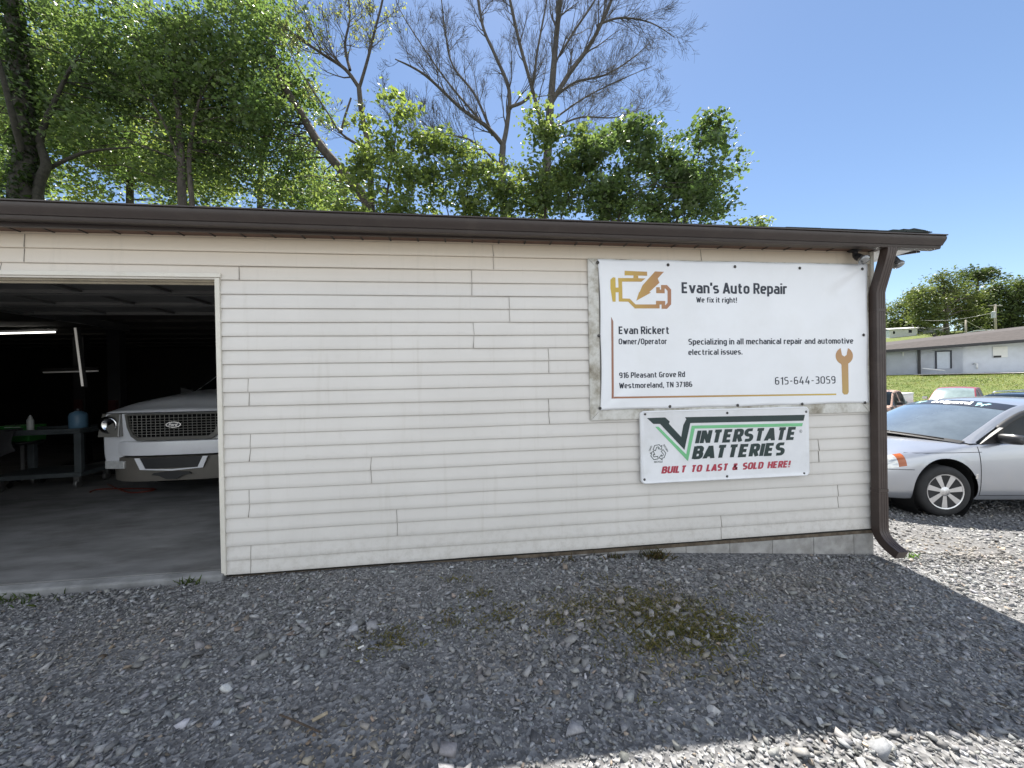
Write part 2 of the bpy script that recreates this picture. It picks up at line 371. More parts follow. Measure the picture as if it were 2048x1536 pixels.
# crushed stone lying on it
def stone_shapes(n):
    out = []
    for k in range(n):
        r = np.random.default_rng(100+k); p = r.uniform(-1, 1, (9, 3)); p /= np.maximum(np.abs(p).max(1), .5)[:, None]
        p *= r.uniform(.7, 1.0, (9, 1)); p *= np.array([.95, r.uniform(.5, .85), r.uniform(.3, .55)])
        bm = bmesh.new()
        for q in p: bm.verts.new(q)
        bm.verts.ensure_lookup_table(); res = bmesh.ops.convex_hull(bm, input=bm.verts)
        bmesh.ops.delete(bm, geom=[e for e in res['geom_interior'] if isinstance(e, bmesh.types.BMVert)], context='VERTS')
        bmesh.ops.triangulate(bm, faces=bm.faces); bm.verts.index_update()
        out.append((np.array([v.co[:] for v in bm.verts]), np.array([[v.index for v in f.verts] for f in bm.faces]))); bm.free()
    return out
SHAPES = stone_shapes(16)
BROWN = [(1.05, -1.25, .28, .8), (-.55, -1.5, .30, .9), (.65, -.75, .35, .45), (1.2, -.72, .4, .5), (.1, -1.1, .3, .35), (-1.9, -.75, .4, .4), (2.3, -.5, .5, .3), (4.6, .2, .5, .6)]
def scatter_stones(px, py, size, name, bury=.2):
    n = len(px); V = []; F = []; Cc = []; off = 0
    which = rng.integers(0, len(SHAPES), n)
    pz = gz(px, py)
    for k, (sv, sf) in enumerate(SHAPES):
        i = np.where(which == k)[0]
        if not len(i): continue
        m = len(i); a = rng.uniform(0, 2*math.pi, m); tx = rng.normal(0, .3, m); ty = rng.normal(0, .3, m)
        ca, sa = np.cos(a), np.sin(a)
        P = sv[None]*size[i, None, None]
        X = P[..., 0]*ca[:, None]-P[..., 1]*sa[:, None]; Y = P[..., 0]*sa[:, None]+P[..., 1]*ca[:, None]
        Z = P[..., 2]+X*tx[:, None]+Y*ty[:, None]
        W = np.stack([X+px[i, None], Y+py[i, None], Z+(pz[i]+size[i]*bury)[:, None]], -1)
        V.append(W.reshape(-1, 3)); nv = len(sv)
        F.append((sf[None]+(np.arange(m)*nv)[:, None, None]+off).reshape(-1)); off += m*nv
        t = np.clip(rng.normal(.235, .07, m), .07, .5); t = np.where(rng.random(m) < .02, t*1.8, t)
        c = np.stack([t*rng.normal(1.0, .02, m), t, t*rng.normal(1.0, .03, m)], -1)
        br = rng.random(m) < .035; c[br] *= np.array([1.1, .92, .75])
        for bx0, by0, br0, bs0 in BROWN:                    # patches of sandy soil worked up between the stones
            dd_ = np.exp(-(((px[i]-bx0)/br0)**2+((py[i]-by0)/(br0*.6))**2))[:, None]*bs0; c = c*(1-dd_)+c*np.array([1.12, .95, .72])*dd_
        Cc.append(np.repeat(c, nv, 0))
    o = raw_mesh(name, np.concatenate(V), np.concatenate(F), 3, m_stone, color=np.concatenate(Cc))
    return tag(o, kind='stuff')
def pts(n, x0, x1, y0, y1):
    return rng.uniform(x0, x1, n), rng.uniform(y0, y1, n)
def patchy(x, y):
    return .5+.5*np.sin(1.7*x+2.1*np.sin(1.3*y+.6)+1)*np.sin(2.3*y+1.4*np.sin(.9*x))
ax, ay = pts(125000, -5.2, 5.2, -2.7, -.012)
asz = np.exp(rng.normal(math.log(.0103), .46, len(ax)))*(.62+.55*patchy(ax*1.3+4, ay*1.6))
kp = rng.random(len(ax)) < .62+.38*patchy(ax, ay); ax, ay, asz = ax[kp], ay[kp], asz[kp]
bx, by = pts(42000, 3.62, 12.5, -1.0, 8.5); bsz = np.exp(rng.normal(math.log(.016), .35, len(bx)))
kb = ~((bx < 3.62)); bx, by, bsz = bx[kb], by[kb], bsz[kb]
lx, ly = pts(520, -4.5, 5, -2.6, -.04); lsz = rng.uniform(.020, .036, len(lx))
X_ = np.concatenate([ax, bx, lx]); Y_ = np.concatenate([ay, by, ly]); S_ = np.minimum(np.concatenate([asz, bsz, lsz]), .05)
keep = ~((X_ < -1.72) & (Y_ > -.085))
scatter_stones(X_[keep], Y_[keep], S_[keep], 'gravel')

# blades of thin weedy grass
def blades(name, px, py, h, w, cols, lean=.6, pz=None, tint=None):
    n = len(px); pz = gz(px, py) if pz is None else pz
    a = rng.uniform(0, 2*math.pi, n); b = rng.uniform(0, 2*math.pi, n); l = rng.uniform(.1, 1, n)*lean
    hx, hy = np.cos(a)*w, np.sin(a)*w; tx, ty = np.cos(b)*l*h, np.sin(b)*l*h
    p0 = np.stack([px-hx, py-hy, pz-.004], -1); p1 = np.stack([px+hx, py+hy, pz-.004], -1)
    p2 = np.stack([px+hx*.7+tx*.4, py+hy*.7+ty*.4, pz+h*.6], -1); p3 = np.stack([px+tx, py+ty, pz+h], -1)
    V = np.stack([p0, p1, p2, p3], 1).reshape(-1, 3)
    F = (np.arange(n)[:, None]*4+np.array([0, 1, 2, 3])).reshape(-1)
    c = cols[rng.integers(0, len(cols), n)]*rng.uniform(.7, 1.3, (n, 1))
    if tint is not None: c = c*tint
    return raw_mesh(name, V, F, 4, m_leaf, color=np.repeat(c, 4, 0))
def gpt(px, py, z0=-.1):
    d = ray(px, py); q = CAM+d*((z0-CAM[2])/d[2])
    for _ in range(4):
        z0 = float(gz(q[0], q[1])); q = CAM+d*((z0-CAM[2])/d[2])
    return q
tuft_px = [(1180, 1215, .16, 260), (1260, 1215, .2, 700), (1330, 1225, .2, 900), (1370, 1250, .16, 900), (1300, 1240, .22, 700), (1400, 1275, .12, 600), (1240, 1255, .2, 300),
           (1100, 1220, .09, 200), (990, 1225, .07, 160), (905, 1240, .06, 150), (770, 1275, .07, 240), (800, 1285, .05, 120), (960, 1190, .04, 110), (920, 1162, .03, 60), (965, 1265, .04, 70),
           (1330, 1280, .12, 260), (1200, 1160, .04, 60), (1295, 1290, .1, 120), (1430, 1240, .1, 80)]
qx, qy = [], []
for px, py, r, n in tuft_px:
    c = gpt(px, py); cl = rng.normal(0, r*.95, (max(5, n//11), 2))
    k = rng.integers(0, len(cl), int(n*.95)); o = cl[k]+rng.normal(0, .026, (len(k), 2))
    qx.append(c[0]+o[:, 0]*1.3); qy.append(c[1]+o[:, 1]*.75)
qx = np.concatenate(qx); qy = np.concatenate(qy)
tag(blades('grass_patch', qx, qy, rng.uniform(.008, .030, len(qx)), .0022, np.array([(.20, .165, .075), (.19, .175, .07), (.25, .20, .11), (.14, .14, .05)]), 1.9), kind='stuff')
# bank grass
bx_ = rng.uniform(18, 62, 90000); by_ = rng.uniform(6, 46, 90000); ss = .82*bx_+.57*(by_+3)
kk = (ss > 32.5) & (ss < 60); bx_, by_ = bx_[kk], by_[kk]
ptc = .5+.22*np.sin(.9*bx_+1.3*np.sin(.7*by_))+.2*np.sin(1.7*by_-.6*bx_+2)+.12*np.sin(3.1*bx_+2.3*by_)       # drier and greener patches
ptn = np.stack([.75+.65*ptc, .85+.3*ptc, .8+.5*ptc], -1)
tag(blades('bank_grass', bx_, by_, rng.uniform(.03, .085, len(bx_))*(1.4-.7*ptc), .018, np.array([(.09, .13, .03), (.12, .15, .045), (.18, .165, .075), (.075, .11, .025)]), 1.5, tint=ptn), kind='stuff')

# ------------------------------------------------------------------ the repair shop
EXP = .1016
shop = empty('repair_shop', (1, 0, 0), 0, 'low cream vinyl sided repair shop with brown gutter and open garage door', 'building')
def part(mb, name, m, parent=None, **k):
    o = mb.build(name, m, parent or shop, **k)
    if (parent or shop) is shop: o.matrix_parent_inverse = Matrix.Translation((-1, 0, 0))
    return o
JX, JL, HZ, WX0, WX1 = -1.75, -4.9, 2.155, -10.5, 3.56
seams = {21: [.06], 20: [.06], 19: [.346], 18: [.346], 17: [.064], 16: [.064], 15: [.655], 14: [.655], 11: [.65], 10: [.65],
         7: [-.726], 6: [-.726], 3: [-.546], 2: [-.546], 13: [-1.575], 12: [-1.575], 9: [-1.573], 8: [-1.573],
         5: [-1.589], 4: [-1.589], 1: [-1.584], 0: [-1.584, 2.11], 23: [.224, 1.96, -2.98], 22: [.224, -2.98],
         4.1: [], }
for k_, xs_ in {7: 3.03, 6: 3.03, 3: 3.214, 2: 3.214, 1: 2.11}.items(): seams[k_] = seams[k_]+[xs_]
seams[21] = seams[21]+[-3.125, -1.62]
sd = MB()
def strip(i, x0, x1, lift, nseg):
    zb, zt = i*EXP, (i+1)*EXP
    if i == 23: zt = 2.446
    xs = np.linspace(x0, x1, nseg+1)
    rows = []
    p1_, p2_ = random.uniform(0, 6), random.uniform(0, 6)
    wob = [random.uniform(-.0005, .0005)+.0013*math.sin(2.1*x+p1_)+.0009*math.sin(5.3*x+p2_) for x in xs]
    for prof in ((-.004, zb+.005), (-.0145, zb+.0005), (-.0155, zb+.003), (-.013, zb+.03), (-.005, zt-.006), (-.003, zt+.006)):
        rows.append([(x, prof[0]-lift+w*(1 if prof[0] < -.008 else .3), prof[1]+w*.6) for x, w in zip(xs, wob)])
    vs = [q for r in rows for q in r]; m = len(xs)
    fs = [(r*m+k, r*m+k+1, (r+1)*m+k+1, (r+1)*m+k) for r in range(len(rows)-1) for k in range(m-1)]
    # turned-in ends, so that the overlapping piece has a thickness
    n0 = len(vs)
    for e in (0, m-1): vs += [(rows[r][e][0], rows[r][e][1]+.004, rows[r][e][2]) for r in range(len(rows))]
    for q, e in enumerate((0, m-1)):
        for r in range(len(rows)-1): fs.append((r*m+e, (r+1)*m+e, n0+q*len(rows)+r+1, n0+q*len(rows)+r))
    sd.add(vs, fs)
for i in range(24):
    spans = [(JX, WX1)] if i < 21 else [(WX0, WX1)]
    if i < 21: spans.append((WX0, JL))
    for a, b in spans:
        cuts = sorted(x for x in seams.get(i, []) if a < x < b); ed = [a]+cuts+[b]
        for k in range(len(ed)-1):
            x0, x1 = ed[k], ed[k+1]; lift = .0026*(k % 2)
            if k % 2: x0 -= .0; 
            if k % 2 == 0 and k+1 < len(ed)-1: x1 += .03
            if k % 2 == 0 and k > 0: x0 -= .03
            strip(i, x0, x1, lift, max(2, int((x1-x0)/.16)))
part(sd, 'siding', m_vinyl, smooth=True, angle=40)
sg_b = MB()  # thin dark slivers standing in for the shadow gap at each panel end
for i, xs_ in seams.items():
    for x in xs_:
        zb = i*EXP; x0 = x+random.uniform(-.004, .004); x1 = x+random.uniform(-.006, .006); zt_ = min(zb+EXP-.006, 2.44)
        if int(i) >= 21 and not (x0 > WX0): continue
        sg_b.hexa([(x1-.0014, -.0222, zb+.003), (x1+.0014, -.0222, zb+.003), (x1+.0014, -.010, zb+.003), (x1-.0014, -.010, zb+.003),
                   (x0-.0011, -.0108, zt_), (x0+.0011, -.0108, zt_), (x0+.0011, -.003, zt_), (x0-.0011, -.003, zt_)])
for o_ in split_islands(part(sg_b, 'seam_shade_strip', m_seam_shade)): pass
cp = MB(); cp.box((WX1-.002, -.022, -.004), (3.59, .0, 2.446)); part(cp, 'corner_post', m_trim)
w = MB()                                                    # wall core behind the siding
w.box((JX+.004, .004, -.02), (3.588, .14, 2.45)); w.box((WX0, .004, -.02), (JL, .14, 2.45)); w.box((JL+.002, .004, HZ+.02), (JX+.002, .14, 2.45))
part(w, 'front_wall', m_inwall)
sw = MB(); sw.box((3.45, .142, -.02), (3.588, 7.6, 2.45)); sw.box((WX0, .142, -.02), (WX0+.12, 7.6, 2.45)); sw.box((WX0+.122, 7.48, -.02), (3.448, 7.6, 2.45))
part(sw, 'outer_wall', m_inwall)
# the side wall's own siding
ss_ = MB()
for i in range(24):
    ss_.hexa([(3.589, .0, i*EXP), (3.603, .0, i*EXP), (3.603, 7.6, i*EXP), (3.589, 7.6, i*EXP), (3.589, .0, (i+1)*EXP-.002), (3.593, .0, (i+1)*EXP-.002), (3.593, 7.6, (i+1)*EXP-.002), (3.589, 7.6, (i+1)*EXP-.002)])
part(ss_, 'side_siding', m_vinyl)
# foundation
fb = MB(); x = 3.595; k = 0
while x > -2.0:
    x0 = max(x-(.397 if k else .2), -2.0); fb.box((x0+.002, .012, -.62), (x-.002, .2, -.052 if x > 1.0 else -.05)); x = x0; k += 1
fb.box((3.40, .202, -.62), (3.597, 7.6, -.05))
part(fb, 'foundation', m_block, bevel=.004)
sl = MB(); sl.box((JX+.006, .008, -.05), (3.592, .1, .003)); part(sl, 'sill_plate', m_sill)
# slab
s_ = MB(); s_.box((WX0, .02, -.4), (JX+.003, 7.5, .03)); s_.box((JX+.0035, .15, -.4), (3.39, 7.5, .03)); part(s_, 'floor_slab', m_slab)
s_ = MB(); s_.hexa([(JL, -.07, -.4), (JX-.01, -.06, -.4), (JX-.01, .019, -.4), (JL, .019, -.4), (JL, -.065, .012), (JX-.01, -.05, .016), (JX-.01, .019, .026), (JL, .019, .026)]); part(s_, 'slab_edge', m_slabedge, bevel=.012)
# door opening trim
dt = MB()
dt.box((JX-.03, -.026, .0), (JX+.002, .11, HZ-.012))
dt.box((JL-.002, -.026, .0), (JL+.03, .11, HZ-.012)); split_islands(part(dt, 'jamb_trim', m_trim, bevel=.002))
dt = MB(); dt.box((JL-.02, -.030, HZ-.008), (JX+.012, .0, HZ+.022)); part(dt, 'header_trim', m_trim, bevel=.002)
dt = MB(); dt.box((JL+.03, .0, HZ-.012), (JX-.03, .05, HZ+.018)); dt.box((JL+.03, .05, HZ-.022), (JX-.03, .075, HZ+.018)); dt.box((JL+.03, .075, HZ-.006), (JX-.03, .10, HZ+.018)); dt.box((JL+.03, .10, HZ-.03), (JX-.03, .125, HZ+.018))
part(dt, 'header_jamb', m_trim2, bevel=.002)
# eaves: soffit, gutter, fascia, roof
GX0, GX1 = -10.9, 4.02
so = MB(); so.box((GX0, -.10, 2.450), (3.60, .0, 2.456)); part(so, 'soffit', m_soffit)
sv_ = MB()
for k in range(70):
    x = -10.6+k*.205; sv_.hexa([(x, -.095, 2.4445), (x+.012, -.095, 2.4445), (x+.012, -.006, 2.4445), (x, -.006, 2.4445), (x, -.095, 2.4495), (x+.012, -.095, 2.4495), (x+.012, -.006, 2.4495), (x, -.006, 2.4495)])
split_islands(part(sv_, 'soffit_rib', m_black))
rs = MB(); rs.box((3.606, -.098, 2.447), (3.93, 7.6, 2.452)); part(rs, 'rake_soffit', m_white_al)
fa = MB(); fa.box((GX0, -.122, 2.438), (3.96, -.101, 2.555)); part(fa, 'fascia', m_brown)
gp = [(-.124, 2.445), (-.195, 2.440), (-.200, 2.452), (-.202, 2.468), (-.213, 2.470), (-.224, 2.492), (-.236, 2.512), (-.243, 2.530), (-.244, 2.553), (-.237, 2.556), (-.238, 2.560), (-.253, 2.562), (-.253, 2.573), (-.240, 2.573),
      (-.234, 2.562), (-.234, 2.532), (-.228, 2.514), (-.214, 2.494), (-.198, 2.471), (-.192, 2.452), (-.188, 2.449), (-.132, 2.453), (-.132, 2.572), (-.124, 2.572)]
gu = MB(); x = GX0
n = len(gp); xs_ = np.linspace(GX0, GX1, 40)
def gzz(xx, z): return 2.44+(z-2.44)*.78+.0015*math.sin(xx*1.1)-.0055*(xx-.4)+.003
vs = [(xx, y+.0012*math.sin(xx*2.3), gzz(xx, z)) for xx in xs_ for y, z in gp]
fs = [(a*n+i, a*n+(i+1) % n, (a+1)*n+(i+1) % n, (a+1)*n+i) for a in range(len(xs_)-1) for i in range(n)]
gu.add(vs, fs)
ecap = [q for q in gp[:14]]
gu.add([(GX1+.002, y, gzz(GX1, z)) for y, z in ecap]+[(GX0-.002, y, gzz(GX0, z)) for y, z in ecap], [tuple(range(14)), tuple(range(14, 28))])
part(gu, 'gutter', m_brown, smooth=True, angle=35)
rf = MB()
def roofz(y): return 2.572+.17*(y+.12)
for a, b, t0 in ((-.20, 3.9, 0), ):
    rf.hexa([(GX0-.05, a, roofz(a)-.03), (3.90, a, roofz(a)-.03), (3.90, b, roofz(b)-.03), (GX0-.05, b, roofz(b)-.03),
             (GX0-.05, a, roofz(a)-.012), (3.90, a, roofz(a)-.012), (3.90, b, roofz(b)-.012), (GX0-.05, b, roofz(b)-.012)])
    zr = roofz(3.9)
    rf.hexa([(GX0-.05, 3.901, zr-.03), (3.90, 3.901, zr-.03), (3.90, 8.0, roofz(-.2)-.03), (GX0-.05, 8.0, roofz(-.2)-.03),
             (GX0-.05, 3.901, zr-.012), (3.90, 3.901, zr-.012), (3.90, 8.0, roofz(-.2)-.012), (GX0-.05, 8.0, roofz(-.2)-.012)])
x = GX0
while x < 3.9:                                              # ragged first row of shingle tabs
    wd = random.uniform(.18, .33); a = -.222-random.uniform(0, .012); d = random.uniform(0, .004)
    rf.hexa([(x, a, roofz(a)-.011+d), (min(x+wd-.006, 3.9), a, roofz(a)-.011+d), (min(x+wd-.006, 3.9), .1, roofz(.1)-.0115), (x, .1, roofz(.1)-.0115),
             (x, a, roofz(a)-.003+d), (min(x+wd-.006, 3.9), a, roofz(a)-.003+d), (min(x+wd-.006, 3.9), .1, roofz(.1)-.002), (x, .1, roofz(.1)-.002)]); x += wd
for k in range(3):
    rf.hexa([(3.55+.1*k, -.21, roofz(-.21)+.004+.008*k), (3.905-.02*k, -.21, roofz(-.21)-.002+.004*k), (3.905-.02*k, .5, roofz(.5)+.0), (3.55+.1*k, .5, roofz(.5)+.0),
             (3.55+.1*k, -.21, roofz(-.21)+.012+.008*k), (3.905-.02*k, -.21, roofz(-.21)+.006+.004*k), (3.905-.02*k, .5, roofz(.5)+.008), (3.55+.1*k, .5, roofz(.5)+.008)])
part(rf, 'roof', m_shingle)
rk = MB(); rk.hexa([(3.931, -.10, 2.42), (3.955, -.10, 2.42), (3.955, 3.9, 3.10), (3.931, 3.9, 3.10), (3.931, -.10, 2.54), (3.955, -.10, 2.54), (3.955, 3.9, 3.22), (3.931, 3.9, 3.22)])
rk.hexa([(3.931, 3.901, 3.10), (3.955, 3.901, 3.10), (3.955, 8.0, 2.42), (3.931, 8.0, 2.42), (3.931, 3.901, 3.22), (3.955, 3.901, 3.22), (3.955, 8.0, 2.54), (3.931, 8.0, 2.54)])
part(rk, 'rake_board', m_brown)
# downspout: outlet, offset, straight run, kick-out elbow, straps
def rect_sweep(mb, path, wx, dy, mi=0):                     # ribbed rectangular section swept in the y-z plane
    sec = [(-.5, -.5), (-.3, -.5), (-.27, -.46), (-.2, -.46), (-.17, -.5), (-.04, -.5), (-.01, -.46), (.06, -.46), (.09, -.5), (.2, -.5), (.23, -.46), (.3, -.46), (.33, -.5), (.5, -.5),
           (.5, .5), (-.5, .5)]
    vs = []; m = len(sec); L = len(path)
    for i, (cx, cy, cz) in enumerate(path):
        a = np.array(path[min(i+1, L-1)])-np.array(path[max(i-1, 0)]); t = a/np.linalg.norm(a)
        nrm = np.array([0, -t[2], t[1]]); nrm = nrm/np.linalg.norm(nrm)
        if nrm[1] < 0: nrm = -nrm
        for sx, sy in sec: vs.append((cx+sx*wx, cy+sy*dy*nrm[1], cz+sy*dy*nrm[2]))
    fs = [(i*m+k, i*m+(k+1) % m, (i+1)*m+(k+1) % m, (i+1)*m+k) for i in range(L-1) for k in range(m)]
    fs += [tuple(range(m)), tuple(range((L-1)*m, L*m))]
    mb.add(vs, fs, mi)
DX = 3.562
ds = MB(); rect_sweep(ds, [(DX, -.165, 2.455), (DX, -.16, 2.40), (DX, -.145, 2.34), (DX, -.075, 2.11), (DX, -.066, 2.07), (DX, -.066, 1.9), (DX, -.066, .32)], .088, .066)
rect_sweep(ds, [(DX, -.066, .335), (DX, -.066, .05), (DX, -.070, .0), (DX, -.088, -.04), (DX, -.118, -.075), (DX, -.158, -.105), (DX, -.235, -.140)], .093, .070)
dso = part(ds, 'downspout', m_brown2, smooth=True, angle=28)
st = MB()
for zz in (1.92, .36): st.box((DX-.0475, -.1025, zz-.012), (DX+.0475, -.03, zz+.012))
for o_ in [st]:
    split_islands(o_.build('strap', m_brown2, dso))
# interior
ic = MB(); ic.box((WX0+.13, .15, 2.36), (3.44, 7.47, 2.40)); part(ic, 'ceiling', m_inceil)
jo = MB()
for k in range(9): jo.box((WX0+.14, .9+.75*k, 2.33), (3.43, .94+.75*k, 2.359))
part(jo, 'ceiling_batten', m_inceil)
gd = empty('overhead_door', (0, 0, 0)); gd.parent = shop; gd.matrix_parent_inverse = Matrix.Translation((-1, 0, 0))
dp = MB()
for k in range(3):                                          # raised sections lying under the ceiling, seen from below
    y0 = .30+.54*k; dp.box((JL+.05, y0, 2.236), (JX-.05, y0+.53, 2.275))
    for yy in (y0+.01, y0+.475): dp.box((JL+.05, yy, 2.205), (JX-.05, yy+.045, 2.2355))
    for xx in np.linspace(JL+.1, JX-.2, 5): dp.box((xx, y0+.058, 2.212), (xx+.05, y0+.472, 2.2352))
dp.build('door_panel', m_door, gd)
sl = MB(); sl.box((JL+.05, .255, 2.215), (JX-.05, .296, 2.27)); sl.build('bottom_seal', m_steel, gd)
tr = MB()
for xx in (JL+.015, JX-.07): tr.box((xx, .16, 2.20), (xx+.03, 3.2, 2.29)); tr.box((xx, .128, .05), (xx+.03, .159, 2.29))
for o_ in (0, 1):
    t2_ = MB(); t2_.v = tr.v[16*o_:16*o_+16]; t2_.f = tr.f[:12]; t2_.mi = [0]*12; t2_.build('door_track', m_steel, gd)
op = MB(); op.tube([(-3.15, .4, 2.31), (-3.15, 3.3, 2.31)], .02, 6); op.box((-3.3, 3.3, 2.18), (-3.0, 3.75, 2.33)); op.build('door_opener', m_dkmetal, gd)
sh = MB(); sh.hexa([(-3.9, 1.2, 2.19), (-3.84, 1.2, 2.19), (-2.2, 3.0, 2.19), (-2.26, 3.0, 2.19), (-3.9, 1.2, 2.225), (-3.84, 1.2, 2.225), (-2.2, 3.0, 2.225), (-2.26, 3.0, 2.225)])

# ------------------------------------------------------------------ lettering helpers
_fc = {}
def text_geo(s, bold=0.0, shear=0.0, res=4):
    key = (s, bold, shear)
    if key in _fc: return _fc[key]
    c = bpy.data.curves.new('lettering', 'FONT'); c.body = s; c.size = 1; c.offset = bold; c.shear = shear; c.resolution_u = res
    c.fill_mode = 'FRONT'
    o = bpy.data.objects.new('lettering_src', c); COL.objects.link(o)
    dg = bpy.context.evaluated_depsgraph_get(); dg.update()
    me = bpy.data.meshes.new_from_object(o.evaluated_get(dg))
    v = np.array([q.co[:] for q in me.vertices]); f = [tuple(p.vertices) for p in me.polygons]
    bpy.data.objects.remove(o); bpy.data.curves.remove(c); bpy.data.meshes.remove(me)
    _fc[key] = (v, f); return v, f
CAPH = .682
def put_text(mb, s, x0, x1, z0, cap, y, bold=0.0, shear=0.0, dispf=None, rot=0.0, thick=0.0015):
    """lettering on the wall plane: from x0 to x1, baseline z0, capital height cap"""
    v, f = text_geo(s, bold, shear)
    mn, mx = v[:, 0].min(), v[:, 0].max()
    X = (v[:, 0]-mn)/(mx-mn)*(x1-x0); Z = v[:, 1]*cap/CAPH
    if rot:
        c, s_ = math.cos(rot), math.sin(rot); X, Z = X*c-Z*s_, X*s_+Z*c
    X = X+x0; Z = Z+z0
    Y = np.full(len(X), y) if dispf is None else y-np.array([dispf(a, b) for a, b in zip(X, Z)])
    mb.add(np.stack([X, Y, Z], -1), f)
def wall_xz(px, py, Y):
    q = atY(px, py, Y); return q[0], q[2]
def stroke(poly, wd):                                       # open polyline -> list of quads with mitred joints, in 2-D
    p = [np.array(q, float) for q in poly]; n = len(p); L, R = [], []
    for i in range(n):
        d0 = p[i]-p[i-1] if i else p[1]-p[0]; d1 = p[i+1]-p[i] if i < n-1 else d0
        d0 = d0/np.linalg.norm(d0); d1 = d1/np.linalg.norm(d1)
        n0 = np.array([-d0[1], d0[0]]); n1 = np.array([-d1[1], d1[0]]); m = n0+n1; m = m/np.linalg.norm(m)
        k = wd/2/max(.4, np.dot(m, n0)); L.append(p[i]+m*k); R.append(p[i]-m*k)
    return [[L[i], L[i+1], R[i+1], R[i]] for i in range(n-1)]

